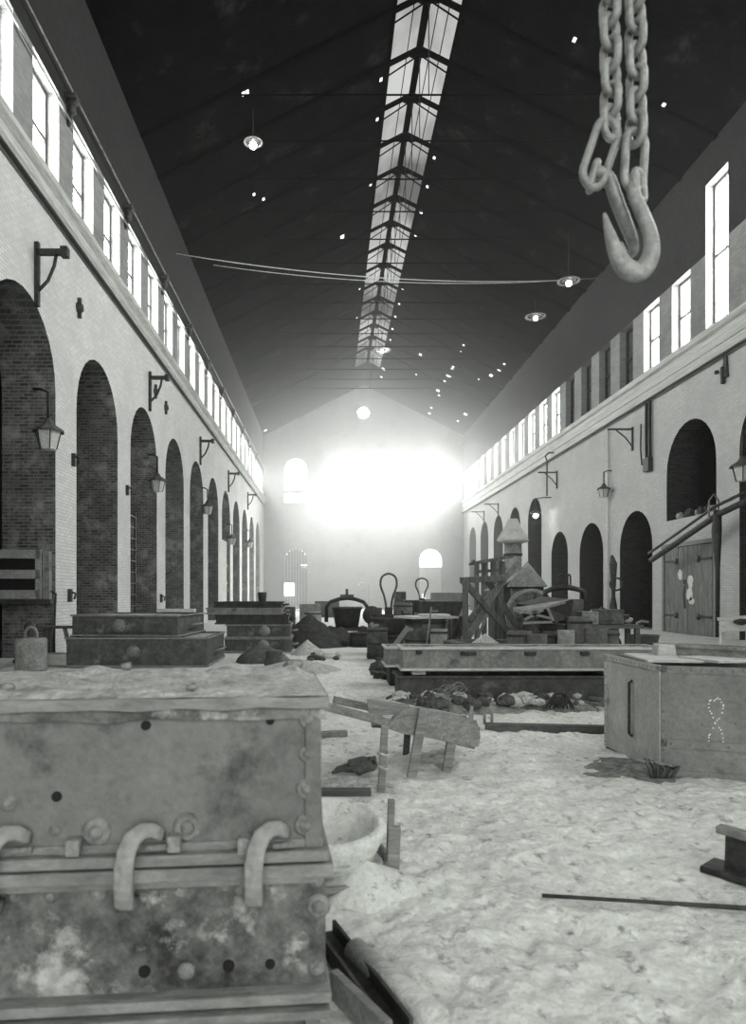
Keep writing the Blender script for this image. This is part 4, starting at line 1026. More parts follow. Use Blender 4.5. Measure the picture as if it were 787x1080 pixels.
# root-like core irons
t = thing('core_iron', 'dark clawed core iron beside the foot of the long flasks', 'core iron', G(590, 752)); t.location.z = 0.06; t.scale = (0.6, 0.6, 0.75)
for k in range(8):
    a = -1.1 + 2.2 * k / 7; mb = MB(); mb.tube([(0, 0, 0.28), (0.12 * math.sin(a), -0.04, 0.27), (0.28 * math.sin(a), -0.08 * math.cos(a), 0.1), (0.34 * math.sin(a), -0.1 * math.cos(a), 0.0)], 0.02, 6); part('prong', mb, 'darkiron', t)
# sticks
for k, (a, b, lab) in enumerate([((600, 742), (652, 750), 'nearer pale stick on the ground left of the riveted box'), ((614, 738), (655, 744), 'farther pale stick on the ground left of the riveted box')]):
    p, q = G(*a), G(*b); mb = MB(); mb.bar(p + Vector((0, 0, 0.04)), q + Vector((0, 0, 0.05)), 0.06, 0.05); tag(mb.build('wooden_stick', 'wood', bevel=0.004), lab, 'stick')
# half-buried board edge
a, b = G(512, 769), G(640, 772); mb = MB(); mb.bar(a + Vector((0, 0, 0.0)), b + Vector((0, 0, 0.0)), 0.12, 0.14); tag(mb.build('buried_plank', 'darkwood', bevel=0.005), 'dark plank half buried in the sand before the rubble', 'plank')
# small hooked staple
p = G(515, 762); t = thing('iron_staple', 'small pale iron staple standing in the sand', 'staple', (p.x, p.y, 0)); mb = MB(); mb.tube([(-0.045, 0, -0.02), (-0.045, 0, 0.1), (-0.03, 0, 0.15), (0, 0, 0.165), (0.03, 0, 0.15), (0.045, 0, 0.1), (0.045, 0, -0.02)], 0.018, 8); part('loop', mb, 'paleiron', t)

# ------------------------------------------------------------------ riveted steel box
q0 = Vector((2.86, 6.04)); q1 = Vector((2.84, 7.2)); q3 = Vector((4.55, 5.44)); q2 = Vector((4.62, 6.75)); HT = 0.935
t = thing('riveted_steel_box', 'large riveted steel box standing open at right, chalk marks on its side', 'steel box', (q0.x, q0.y, 0))
def wallp(mb, a, b, z0, z1, th=0.025):
    a, b = a - q0, b - q0; d = (b - a).normalized(); nrm = Vector((-d.y, d.x)) * th
    vs = [(a.x, a.y), (b.x, b.y), (b.x + nrm.x, b.y + nrm.y), (a.x + nrm.x, a.y + nrm.y)]
    mb.prism(vs, z0, z1, 'xy')
mb = MB(); wallp(mb, q0, q3, -0.03, HT); part('long_side', mb, 'steel', t)
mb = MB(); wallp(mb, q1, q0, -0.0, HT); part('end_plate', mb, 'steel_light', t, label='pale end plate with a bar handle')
mb = MB(); wallp(mb, q3, q2, -0.03, HT); wallp(mb, q2, q1, -0.03, HT); part('rear_sides', mb, 'steel', t)
# angle irons
def angle(a, b, za, zb, w=0.05, out=0.012):
    pass
mb = MB()
d3 = (q3 - q0).normalized(); n3 = Vector((d3.y, -d3.x)) ; d1 = (q1 - q0).normalized(); n1 = Vector((-d1.y, d1.x))
def strip(mb, base, d, nrm, s0, s1, z0, z1, th=0.014):
    a = base - q0 + d * s0; b = base - q0 + d * s1; e = nrm * th
    mb.prism([(a.x, a.y), (b.x, b.y), (b.x + e.x, b.y + e.y), (a.x + e.x, a.y + e.y)], z0, z1, 'xy')
L3 = (q3 - q0).length; L1 = (q1 - q0).length
strip(mb, q0, d3, n3, 0, L3, HT - 0.055, HT + 0.004); strip(mb, q0, d3, n3, 0, L3, 0.0, 0.05); strip(mb, q0, d3, n3, 0, 0.045, 0, HT); strip(mb, q0, d3, n3, 0, L3, 0.24, 0.31)
part('side_strip', mb, 'steel', t)
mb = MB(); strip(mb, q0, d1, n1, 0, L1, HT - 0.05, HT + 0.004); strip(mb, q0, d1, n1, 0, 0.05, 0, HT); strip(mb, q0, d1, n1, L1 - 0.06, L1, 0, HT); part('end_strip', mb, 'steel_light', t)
mb = MB(); mb.lump((0, 0, 0), 0.012, (1, 1, 1), 0, 0, 1); rv0 = part('rivet', mb, 'steel', t, smooth=True); rv = [rv0]
def rivet(base, d, nrm, s_, z, r=0.012, off=0.014):
    a = base - q0 + d * s_ + nrm * off
    o = rv.pop() if rv else rv0.copy()
    if o is not rv0: C.objects.link(o); o.parent = t
    o.location = (a.x, a.y, z); o.scale = (r / 0.012,) * 3
for k in range(22): rivet(q0, d3, n3, 0.08 + 0.078 * k, HT - 0.025)
for k in range(12): rivet(q0, d3, n3, 0.08 + 0.144 * k, 0.275); rivet(q0, d3, n3, 0.08 + 0.144 * k, 0.025, 0.009)
for k in range(11): rivet(q0, d3, n3, 0.022, 0.05 + 0.082 * k); rivet(q0, d1, n1, L1 - 0.03, 0.05 + 0.082 * k, 0.01)
for k in range(14): rivet(q0, d1, n1, 0.06 + 0.08 * k, HT - 0.025, 0.009)
for k in range(3): rivet(q0, d3, n3, 0.32 + 0.25 * k, 0.45 + 0.02 * k, 0.012, 0.0)
mb = MB(); a = q0 - q0 + d1 * 0.55 + n1 * 0.03; mb.tube([(a.x + .03, a.y, 0.22), (a.x, a.y, 0.24), (a.x, a.y, 0.72), (a.x + .03, a.y, 0.74)], 0.014, 6); part('bar_handle', mb, 'darkiron', t)
mb = MB(); z0 = 0.5
for k in range(46):
    u = k / 46 * 2 * PI * 1.0
    sx = 0.10 * math.sin(2 * u) * 0.55 + 0.42 ; sz = 0.47 + 0.2 * math.cos(u) + 0.012 * math.sin(9 * u)
    if k % 5 == 4: continue
    a = d3 * sx + n3 * 0.003
    mb.box((a.x, a.y, sz), (0.012, 0.004, 0.009), Matrix.Rotation(math.atan2(d3.y, d3.x), 3, 'Z') @ Matrix.Rotation(k, 3, 'Y'))
part('chalk_mark', mb, 'chalk', t, label='speckled white chalk figure')
# things on and in the box
t = thing('steel_rail', 'long rusty rail lying across the top of the riveted box', 'rail', (0, 0, 0))
a, b = Vector((3.25, 7.0, 0.985)), Vector((4.35, 5.55, 0.985)); mb = MB(); mb.bar(a, b, 0.1, 0.03); mb.bar(a + Vector((0, 0, 0.035)), b + Vector((0, 0, 0.035)), 0.03, 0.05); mb.bar(a + Vector((0, 0, 0.07)), b + Vector((0, 0, 0.07)), 0.07, 0.03); part('rail_body', mb, 'paleiron', t)
mb = MB(); mb.bar((3.5, 7.05, 1.0), (4.6, 5.9, 1.0), 0.07, 0.12); tag(mb.build('timber_bar', 'darkwood', bevel=0.005), 'dark timber lying across the box behind the rail', 'timber')
mb = MB(); mb.box((3.27, 6.85, 1.0), (0.2, 0.16, 0.13), taper=0.8); o = mb.build('small_block', 'steel_light', bevel=0.01); tag(o, 'small pale tapered block on the back corner of the riveted box', 'block')
mb = MB(); mb.box((3.35, 6.6, 0.952), (0.9, 0.75, 0.02), Matrix.Rotation(-0.12, 3, 'Z')); mb.box((3.6, 6.35, 0.968), (0.6, 0.5, 0.02), Matrix.Rotation(0.2, 3, 'Z')); o = mb.build('loose_plate', 'lightwood'); tag(o, 'thin pale sheets lying in the mouth of the riveted box', 'sheet')
p = G(690, 812); t = thing('iron_cluster', 'knot of dark iron fittings at the foot of the riveted box corner', 'fittings', (2.78, 5.96, 0))
for k in range(9):
    mb = MB(); mb.tube([(-0.1 + 0.03 * k, 0, 0.16 - 0.012 * k), (-0.06 + 0.03 * k, -0.03, 0.06 + 0.02 * (k % 3)), (-0.05 + 0.022 * k, -0.03, 0.0)], 0.014, 6); part('fitting', mb, 'darkiron' if k % 2 else 'midiron', t)
mb = MB(); mb.tube([(-0.18, 0.0, 0.15), (0.12, -0.02, 0.10)], 0.012, 6); part('rod', mb, 'paleiron', t)
p = G(640, 795); heap('sand_heap', 'low sand drift darkened as the shadow at the foot of the riveted box', 2.70, 6.3, 0.6, 0.65, 0.04, 'dark_and_shade_sand', 5, 0.6)  # stands in for the shadow beside the box, painted as darker sand

# rail end at right
t = thing('rail_stub', 'dark flared rail end jutting in at the right edge', 'rail', (0, 0, 0))
b = Vector((2.78, 3.25, 0)); a = Vector((2.19, 3.95, 0))
mb = MB(); mb.bar(a + Vector((0, 0, 0.235)), b + Vector((0, 0, 0.20)), 0.075, 0.045); part('rail_head', mb, 'paleiron', t, bevel=0.01)
mb = MB(); mb.bar(a + Vector((0.03, -0.03, 0.12)), b + Vector((0, 0, 0.10)), 0.035, 0.2); part('web', mb, 'darkiron', t)
mb = MB(); mb.bar(a + Vector((-0.04, 0.04, 0.015)), b + Vector((0, 0, 0.015)), 0.20, 0.035); part('rail_foot', mb, 'darkiron', t, bevel=0.005)
# rod on the sand
a, b = G(572, 947), G(787, 960); mb = MB(); d = (b - a).normalized(); mb.tube([a + Vector((0, 0, 0.012)), a.lerp(b, 0.45) + Vector((0, 0, 0.012)), b + Vector((0, 0, 0.01)), b + d * 0.5 + Vector((0, 0, 0.01))], [0.011, 0.010, 0.014, 0.016], 8); tag(mb.build('iron_rod', 'darkiron'), 'thin dark iron rod lying on the sand at lower right', 'rod')

# pipe, rail and plank bottom left of path
t = thing('channel_iron', 'dark channel iron lying beside the foreground flask', 'channel', (0, 0, 0)); a, b = G(350, 1012), G(425, 1100); a.y += 0.18; a.x -= 0.06; b.x -= 0.07
mb = MB(); mb.bar(a + Vector((0.02, 0, 0.02)), b + Vector((0.05, 0, 0.02)), 0.10, 0.02); mb.bar(a + Vector((0.07, 0, 0.05)), b + Vector((0.10, 0, 0.05)), 0.015, 0.07); mb.bar(a + Vector((-0.03, 0, 0.05)), b + Vector((0.0, 0, 0.05)), 0.015, 0.07); part('web', mb, 'darkiron', t)
a, b = G(374, 1016), G(462, 1092); mb = MB(); mb.tube([a + Vector((0, 0, 0.055)), b + Vector((0, 0, 0.05))], 0.052, 16); tag(mb.build('clay_pipe', 'lightwood'), 'pale round pipe lying beside the foreground flask', 'pipe')
a, b = G(352, 1052), G(410, 1110); mb = MB(); mb.bar(a + Vector((0.0, 0, 0.055)), b + Vector((0.0, 0, 0.05)), 0.035, 0.11); tag(mb.build('edge_board', 'wood', bevel=0.004), 'board on edge between the flask foot and the pale pipe', 'board')

# ------------------------------------------------------------------ ladle with sand rim, posts
t = thing('ladle_bowl', 'round sand-caked ladle bowl half hidden by the foreground flask', 'ladle', (-0.02, 3.95, 0)); t.rotation_euler = (0.10, 0, 0); t.scale = (1.0, 1.0, 0.8)
prof = [(0.0, 0.02), (0.16, 0.02), (0.27, 0.12), (0.32, 0.26), (0.34, 0.33), (0.32, 0.37), (0.29, 0.36), (0.26, 0.30), (0.23, 0.20), (0.12, 0.12), (0, 0.10)]
mb = MB(); mb.lathe((0, 0, 0), prof, 40)
for v in mb.bm.verts: v.co += v.co.normalized() * 0.02 * noise.noise(v.co * 9)
part('caked_bowl', mb, 'sand', t)
mb = MB(); mb.lathe((0, 0, 0), [(0.33, 0.04), (0.36, 0.04), (0.36, 0.10), (0.33, 0.10), (0.33, 0.04)], 32); part('band', mb, 'wood', t)
mb = MB(); mb.box((-0.02, 0.42, 0.36), (0.6, 0.05, 0.05)); part('rear_bar', mb, 'darkwood', t)
p = G(395, 935); heap('sand_heap', 'pale sand drift at the foot of the ladle bowl', 0.2, 3.75, 0.34, 0.3, 0.13, 'sand', 11, 0.7)
for k, (px, y0, y1, Y, lab) in enumerate([(412, 843, 884, 4.15, 'thin wooden stake behind the ladle bowl'), (415, 871, 921, 3.9, 'split wooden stake beside the ladle bowl')]):
    a, b = P(px + 1, y0, Y), P(px - 1, 930, Y); b.z = -0.02
    mb = MB(); mb.bar(a, b, 0.07 if k else 0.04, 0.05); tag(mb.build('wooden_stake', 'wood', bevel=0.006), lab, 'stake')
# leaning leg with rope ties
t = thing('roped_prop', 'slim wooden prop bound with rope left of the barrow', 'prop', (0, 0, 0)); a, b = P(406, 765, 5.5), G(402, 836)
mb = MB(); mb.bar(a, Vector((b.x, b.y, -0.02)), 0.055, 0.06); po = part('post', mb, 'wood', t, bevel=0.005)
for q in (0.42, 0.62):
    c = a.lerp(b, q); mb = MB(); mb.tube([c + Vector((0.042 * math.cos(u), 0.045 * math.sin(u), 0.01 * math.sin(u * 2))) for u in [k * PI / 5 for k in range(10)]], 0.01, 6, closed=True); part('rope_tie', mb, 'rope', po)
# rag/boot
p = G(378, 815); t = thing('canvas_glove', 'crumpled dark work glove lying on the pale sand', 'glove', (p.x, p.y, 0))
mb = MB(); mb.lump((0.03, 0, 0.07), 0.10, (1.2, 0.8, 0.75), 3, 0.5); mb.lump((-0.08, 0, 0.04), 0.06, (1.5, 0.7, 0.6), 5, 0.4); part('cuff', mb, 'cloth', t, smooth=True)
for k in range(4):
    mb = MB(); mb.tube([(-0.1, -0.04 + 0.025 * k, 0.05), (-0.18, -0.05 + 0.03 * k, 0.03), (-0.23 + 0.01 * k, -0.05 + 0.035 * k, 0.01)], [0.022, 0.018, 0.01], 8); part('finger', mb, 'cloth', t)
mb = MB(); mb.tube([(0.09, -0.02, 0.12), (0.14, -0.04, 0.14), (0.15, -0.04, 0.09)], [0.025, 0.02, 0.012], 8); part('thumb', mb, 'cloth', t)
p = G(372, 822); heap('sand_heap', 'low pale mound under the glove', p.x - 0.05, p.y - 0.25, 0.5, 0.35, 0.09, 'sandcap', 12, 0.6)
a, b = G(350, 778), G(366, 776); mb = MB(); mb.bar(a + Vector((-0.3, 0, 0.03)), b + Vector((0, 0, 0.03)), 0.07, 0.06); tag(mb.build('short_batten', 'wood', bevel=0.004), 'short batten on the sand left of the barrow', 'batten')

# ------------------------------------------------------------------ wheelbarrow
t = thing('wooden_barrow', 'weathered wooden barrow with curved tray and long handles beside the path', 'barrow', (0, 0, 0))
h0, h1 = P(340, 744, 5.6), P(500, 786, 6.35)
h0b, h1b = P(352, 738, 6.6), P(505, 770, 7.1)
mb = MB(); mb.bar(h0, h1, 0.055, 0.07); part('handle_beam', mb, 'wood', t, bevel=0.008)
mb = MB(); mb.bar(h0b, h1b, 0.055, 0.07); part('handle_beam', mb, 'wood', t, bevel=0.008)
def side(pts_px, Y0, Y1, th, mat, nm):
    # board traced on a plane that recedes to the right, with real thickness
    mb = MB(); xs_ = [p_[0] for p_ in pts_px]; xa, xb = min(xs_), max(xs_)
    Fp = [P(x, y, Y0 + (Y1 - Y0) * (x - xa) / (xb - xa)) for x, y in pts_px]
    Bp = [v + Vector((-0.02, th, 0)) for v in Fp]
    A = [mb.bm.verts.new(v) for v in Fp]; B = [mb.bm.verts.new(v) for v in Bp]
    mb.bm.faces.new(A); mb.bm.faces.new(B[::-1])
    for k in range(len(A)): mb.bm.faces.new((A[k], A[(k + 1) % len(A)], B[(k + 1) % len(A)], B[k]))
    part(nm, mb, mat, t)
side([(408, 768), (412, 762), (418, 755), (426, 749), (436, 746), (450, 747), (470, 751), (490, 756), (503, 760), (507, 776), (505, 788), (480, 784), (450, 778), (425, 774)], 5.85, 6.25, 0.035, 'wood', 'side_board')
side([(390, 752), (394, 742), (402, 738), (415, 739), (440, 745), (468, 750), (492, 755), (494, 764), (440, 760), (410, 757)], 6.6, 7.0, 0.035, 'lightwood', 'side_board')
mb = MB()
for k in range(9):
    u = k / 8; a = h0.lerp(h1, 0.42 + 0.56 * u) + Vector((0, 0, 0.03)); b = h0b.lerp(h1b, 0.30 + 0.62 * u) + Vector((0, 0, 0.03)); mb.bar(a, b, 0.1, 0.02)
part('tray_floor', mb, 'lightwood', t)
a = h0.lerp(h1, 0.97); b = h0b.lerp(h1b, 0.95); mb = MB(); mb.bar(a + Vector((0, 0, 0.12)), b + Vector((0, 0, 0.12)), 0.03, 0.22); part('end_board', mb, 'wood', t)
for (pa, pb, Y) in (((447, 748), (434, 812), 5.98), ((481, 755), (471, 796), 6.2)):
    a, b = P(pa[0], pa[1], Y - 0.05), P(pb[0], pb[1], Y + 0.0); b.z = -0.02; mb = MB(); mb.bar(a, b, 0.08, 0.045, up=(0, 1, 0)); part('leg', mb, 'wood', t, bevel=0.006)
for u in (0.5, 0.8):
    a = h0b.lerp(h1b, u); mb = MB(); mb.bar(a, (a.x - 0.03, a.y, -0.02), 0.06, 0.05); part('leg', mb, 'darkwood', t)
def curved(pts_px, Ya, Yb2):
    mb = MB(); n = 12; rows = []
    for i in range(n + 1):
        u = i / n; row = []
        for j in range(9):
            v = j / 8; a_ = PI * v
            px = 392 + 44 * u - 5 * math.sin(a_); py = 765 - 25 * math.sin(a_) * (1 - 0.15 * u) + 2 * u - 6 * v
            row.append(P(px, py, Ya + (Yb2 - Ya) * v))
        rows.append(row)
    for off in (0, -0.02):
        R_ = [[mb.bm.verts.new(q + Vector((0, 0, off))) for q in row] for row in rows]
        for A_, B_ in zip(R_, R_[1:]):
            for k in range(8): mb.bm.faces.new((A_[k], A_[k + 1], B_[k + 1], B_[k])).smooth = True
    part('curved_hood', mb, 'wood', t)
curved(None, 6.0, 6.75)

# ------------------------------------------------------------------ machinery behind
# ladle with teardrop bail
def bail_ladle(lab, px, py_base, w, h, loop_h, loop_w, name='pouring_ladle', mat='midiron', Y=None):
    p = G(px, py_base) if Y is None else Vector((P(px, 0, Y).x, Y, 0))
    t = thing(name, lab, 'ladle', (p.x, p.y, 0), 0, 'ladles with hoop bails')
    mb = MB(); mb.lathe((0, 0, 0), [(0, 0), (w * 0.42, 0), (w * 0.5, h), (w * 0.52, h), (w * 0.52, h + 0.05), (w * 0.44, h + 0.05), (w * 0.4, h * 0.3), (0, h * 0.2)], 22); part('pot', mb, mat, t)
    mb = MB(); mb.lathe((0, 0, h * 0.5), [(w * 0.48, -0.05), (w * 0.50, -0.05), (w * 0.52, 0.05), (w * 0.48, 0.05)], 22); part('band', mb, 'darkiron', t)
    mb = MB(); z = h + 0.05; lw = loop_w
    pts = [(-0.04, 0, z + 0.1), (-lw * 0.25, 0, z + loop_h * 0.45), (-lw * 0.5, 0, z + loop_h * 0.72), (-lw * 0.42, 0, z + loop_h * 0.92), (0, 0, z + loop_h), (lw * 0.42, 0, z + loop_h * 0.92), (lw * 0.5, 0, z + loop_h * 0.72), (lw * 0.25, 0, z + loop_h * 0.45), (0.04, 0, z + 0.1)]
    pts = [Vector(q) for q in pts]; n_ = len(pts); fine = []
    for i in range(n_ - 1):
        a0, a1, a2, a3 = pts[max(i - 1, 0)], pts[i], pts[i + 1], pts[min(i + 2, n_ - 1)]
        for k in range(4):
            u = k / 4; fine.append(0.5 * ((2 * a1) + (a2 - a0) * u + (2 * a0 - 5 * a1 + 4 * a2 - a3) * u * u + (3 * a1 - a0 - 3 * a2 + a3) * u ** 3))
    fine.append(pts[-1])
    mb.tube(fine, 0.028, 8); part('bail_loop', mb, 'midiron', t)
    mb = MB(); mb.box((0, 0, z + 0.02), (w * 0.95, 0.1, 0.12)); mb.box((0, 0, z + 0.14), (0.2, 0.14, 0.25)); part('crossbar', mb, 'darkiron', t)
    return t
bail_ladle('dark ladle with a tall teardrop hoop standing at mid hall', 410, 689, 0.9, 0.9, 1.15, 0.42, Y=18.5)
bail_ladle('smaller ladle with a low hoop behind the covered drum', 445, 669, 1.1, 1.1, 1.0, 0.45, Y=26)
# central engine like ladle car
p = G(366, 672)
t = thing('ladle_carriage', 'dark geared ladle carriage with arched yoke at mid hall', 'ladle carriage', (p.x, p.y, 0))
mb = MB(); mb.lathe((0, 0, 0.3), [(0, 0), (0.4, 0), (0.52, 0.7), (0.56, 0.72), (0.56, 0.8), (0.46, 0.8), (0.4, 0.3), (0, 0.2)], 20); part('pot', mb, 'darkiron', t)
mb = MB(); pts = [(-0.75, 0, 0.55), (-0.74, 0, 1.1), (-0.6, 0, 1.28), (-0.3, 0, 1.38), (0, 0, 1.42), (0.3, 0, 1.38), (0.6, 0, 1.28), (0.74, 0, 1.1), (0.75, 0, 0.55)]; mb.tube(pts, 0.07, 8); part('yoke', mb, 'darkiron', t)
for sx_ in (-0.6, 0.6):
    for sy_ in (-0.4, 0.4):
        mb = MB(); mb.lathe((sx_, sy_, 0.2), [(0, -0.04), (0.2, -0.04), (0.2, 0.04), (0, 0.04)], 16, axis='y'); part('wheel', mb, 'darkiron', t)
mb = MB(); mb.box((0, 0.42, 0.3), (1.5, 0.08, 0.12)); mb.box((0, -0.42, 0.3), (1.5, 0.08, 0.12)); mb.box((-0.65, 0, 0.3), (0.08, 0.8, 0.1)); mb.box((0.65, 0, 0.3), (0.08, 0.8, 0.1)); part('chassis', mb, 'darkiron', t)
mb = MB(); mb.lathe((0.9, -0.1, 0.8), [(0.1, -0.05), (0.34, -0.05), (0.34, 0.05), (0.1, 0.05), (0.1, -0.05)], 20, axis='y'); mb.bar((0.62, -0.1, 0.8), (1.2, -0.1, 0.8), 0.05, 0.05); mb.bar((0.9, -0.1, 0.5), (0.9, -0.1, 1.1), 0.05, 0.05); part('gear_wheel', mb, 'darkiron', t)
mb = MB(); mb.tube([(0, 0, 1.42), (0, 0, 1.75)], 0.05, 8); mb.box((0, 0, 1.5), (0.5, 0.1, 0.1)); part('lifting_stem', mb, 'midiron', t)
# clutter boxes and drums at mid hall
def drum(lab, px, pyb, w, h, mat='midiron', lid=None, Y=None, name='iron_drum', grp=None, hoop=True):
    p = G(px, pyb) if Y is None else Vector((P(px, 0, Y).x, Y, 0))
    t = thing(name, lab, 'drum', (p.x, p.y, 0), 0, grp)
    mb = MB(); mb.lathe((0, 0, 0), [(0, 0), (w / 2, 0), (w / 2, h), (w / 2 - 0.03, h), (w / 2 - 0.03, h - 0.06), (0, h - 0.06)], 22); sh = part('shell', mb, mat, t)
    if hoop:
        mb = MB()
        for q in (0.08, 0.5, 0.92): mb.lathe((0, 0, h * q), [(w / 2, -0.02), (w / 2 + 0.015, -0.02), (w / 2 + 0.015, 0.02), (w / 2, 0.02)], 22)
        part('hoops', mb, 'darkiron', sh)
    if lid:
        mb = MB(); mb.box((0, 0, h + 0.04), (w * 1.25, w * 1.1, 0.05), Matrix.Rotation(0.3, 3, 'Z')); mb.box((w * 0.2, 0, h + 0.09), (w * 0.7, w * 0.7, 0.04)); part('lid_boards', mb, lid, t)
    return t
drum('stout drum covered with pale boards left of the cross trestle', 449, 689, 0.95, 0.98, 'midiron', 'lightwood', Y=16.5)
drum('tall narrow grey drum beside the board-covered drum', 463, 694, 0.35, 0.82, 'paleiron', Y=14.8)
drum('short grey drum at the near end of the path clutter', 398, 690, 0.5, 0.75, 'midiron', Y=17.0)
drum('dark drum behind the teardrop ladle', 425, 680, 0.6, 1.3, 'midiron', Y=22)
drum('squat black drum before the ladle carriage', 384, 682, 0.85, 0.42, 'darkiron', Y=21)
drum('low pale drum just left of the ladle carriage', 330, 672, 0.6, 0.95, 'paleiron', Y=25)
# far stack of boxes
def crate(lab, px, pyt, pyb, w_px, Y, mat='midiron', dz=0, depth=0.8, name='wooden_crate'):
    p = P(px, 0, Y); zt = P(0, pyt, Y).z; zb = 0 if pyb is None else P(0, pyb, Y).z; w = w_px / F * Y
    t = thing(name, lab, 'crate', (p.x, Y, zb)); H = zt - zb
    mb = MB(); mb.box((0, depth / 2, H / 2), (w, depth, H)); bd = part('body', mb, mat, t, bevel=0.015)
    mb = MB()
    for x in (-w / 2 + 0.05, w / 2 - 0.05): mb.box((x, -0.015, H / 2), (0.09, 0.03, H * 0.98))
    mb.box((0, -0.012, H * 0.5), (w * 0.98, 0.025, 0.08)); part('battens', mb, mat, bd)
    return t
crate('far pale crate left of the hall centre, under the small bright window', 302, 640, None, 18, 34, 'midiron')
crate('grey crate between the far door and the ladle carriage', 327, 637, None, 22, 31, 'paleiron')
crate('dark crate right of the ladle carriage', 396, 641, None, 14, 28.5, 'midiron')
crate('tall narrow crate beside the teardrop hoop', 423, 624, None, 11, 28, 'midiron')
crate('broad dark crate left of the small hoop ladle', 437, 633, None, 20, 24, 'darkiron')
crate('pale flat-topped crate behind the cross trestle', 474, 625, None, 30, 27, 'paleiron', depth=1.2)
crate('wide dark crate under the pale flat-topped one', 468, 634, None, 44, 22, 'darkiron', depth=1.0)
crate('dusty crate between the drums and the cross trestle', 486, 652, None, 18, 17.6, 'midiron', depth=0.8)
crate('distant grey crate at the foot of the far wall', 345, 634, None, 26, 48, 'midiron')
crate('distant pale crate before the far door with bright slits', 452, 632, None, 16, 50, 'midiron')

# big X trestle
t = thing('cross_trestle', 'tall timber cross-braced trestle at mid right', 'trestle', (0, 0, 0))
Y = 15.0
def tb(nm, a, b, Ya, Yb2, w=0.13, mat='timber'):
    mb = MB(); mb.bar(P(a[0], a[1], Ya), P(b[0], b[1], Yb2), w, w, up=(0, 1, 0)); part(nm, mb, mat, t, bevel=0.01)
tb('top_beam', (487, 612), (531, 610), 15.0, 15.6)
tb('brace', (489, 613), (538, 668), 15.0, 15.4)
tb('brace', (534, 607), (494, 668), 15.7, 15.0)
tb('brace', (546, 594), (494, 655), 16.6, 15.1, 0.11)
tb('brace', (514, 612), (550, 668), 15.9, 16.1)
for (a, Ya) in (((491, 612), 15.0), ((528, 612), 15.6)):
    q = P(a[0], a[1], Ya); mb = MB(); mb.bar(q, (q.x, q.y, 0), 0.11, 0.11, up=(0, 1, 0)); part('post', mb, 'timber', t)
for (a, Ya) in (((538, 666), 15.4), ((494, 666), 15.0), ((550, 666), 16.1)):
    q = P(a[0], a[1], Ya); mb = MB(); mb.bar(q, (q.x, q.y, 0), 0.12, 0.12, up=(0, 1, 0)); part('post', mb, 'timber', t)
mb = MB(); c = P(512, 674, 13.9); mb.lathe((c.x, 13.9, 0), [(0.55, 0.5), (0.82, 0.5), (0.82, 0.62), (0.55, 0.62), (0.55, 0.5)], 36); o = mb.build('iron_ring', 'darkiron'); 
tag(o, 'large flat iron ring lying before the cross trestle', 'ring')
mb = MB(); mb.lathe((c.x, 13.9, 0), [(0, 0), (0.66, 0), (0.66, 0.495), (0, 0.495)], 28); o = mb.build('casting_mould', 'midiron'); tag(o, 'round casting mould under the flat iron ring', 'mould')
heap('sand_heap', 'small pale sand heap on the flat ring', c.x, 13.9, 0.45, 0.4, 0.28, 'sandcap', 14, 0.9).location.z = 0.50

# raised platform with posts, far right
t = thing('loading_platform', 'raised timber platform with posts behind the cross trestle', 'platform', (0, 0, 0)); Y = 24
a, b = P(500, 594, Y), P(535, 588, Y)
mb = MB(); mb.bar(a, b, 1.6, 0.1); mb.bar(a + Vector((0, 0, 0.1)), a + Vector((-0.15, 0, -0.05)), 0.3, 0.06); part('deck', mb, 'timber', t)
for px in (503, 511, 520, 530):
    q = P(px, 592, Y - 0.5); mb = MB(); mb.bar(q, (q.x, q.y, 0), 0.14, 0.14, up=(0, 1, 0)); part('post', mb, 'timber', t)
mb = MB(); mb.bar(P(501, 603, Y - 0.5), P(533, 601, Y - 0.5), 0.1, 0.1); part('rail', mb, 'timber', t)
# cupola stack with hood
Y = 30
t = thing('cupola_furnace', 'round cupola stack with a flared pale hood near the right wall', 'furnace', (P(541, 0, Y).x, Y, 0))
zb = CZ + (VY - 571) / F * Y; zt = CZ + (VY - 556) / F * Y
mb = MB(); mb.lathe((0, 0, 0), [(0, 0), (0.37, 0), (0.37, zb), (0, zb)], 24); part('stack', mb, 'paleiron', t)
mb = MB(); mb.lathe((0, 0, 0), [(0.36, zb - 0.1), (0.68, zb), (0.68, zb + 0.08), (0.36, zt), (0.2, zt + 0.35), (0, zt + 0.35)], 8, smooth=False); part('hood', mb, 'steel_light', t)
mb = MB()
for q in (0.3, 0.6, 0.85): mb.lathe((0, 0, zb * q), [(0.37, -0.05), (0.4, -0.05), (0.4, 0.05), (0.37, 0.05)], 24)
part('bands', mb, 'darkiron', t)
# cone topped drum
Y = 18.5
t = thing('conical_hopper', 'drum with a conical lid right of the cross trestle', 'hopper', (P(556, 0, Y).x, Y, 0))
zb = CZ + (VY - 618) / F * Y; zt = CZ + (VY - 594) / F * Y
mb = MB(); mb.lathe((0, 0, 0), [(0, 0), (0.42, 0), (0.42, zb), (0, zb)], 24); part('shell', mb, 'midiron', t)
mb = MB(); mb.lathe((0, 0, 0), [(0.5, zb - 0.03), (0.52, zb), (0.04, zt), (0, zt + 0.05)], 24); part('conical_lid', mb, 'paleiron', t)
Y = 19.5
t = thing('sheet_roof_bin', 'slanting sheet-roofed bin just left of the conical lid', 'bin', (P(541, 0, Y).x, Y, 0)); zt = CZ + (VY - 602) / F * Y
mb = MB(); mb.prism([(-0.5, 0), (0.5, 0), (0.5, zt), (-0.5, zt - 0.55)], 0, 0.8, 'xz'); part('body', mb, 'midiron', t)
mb = MB(); mb.bar((-0.6, 0.4, zt - 0.56), (0.55, 0.4, zt + 0.06), 1.0, 0.04); part('lid', mb, 'paleiron', t)
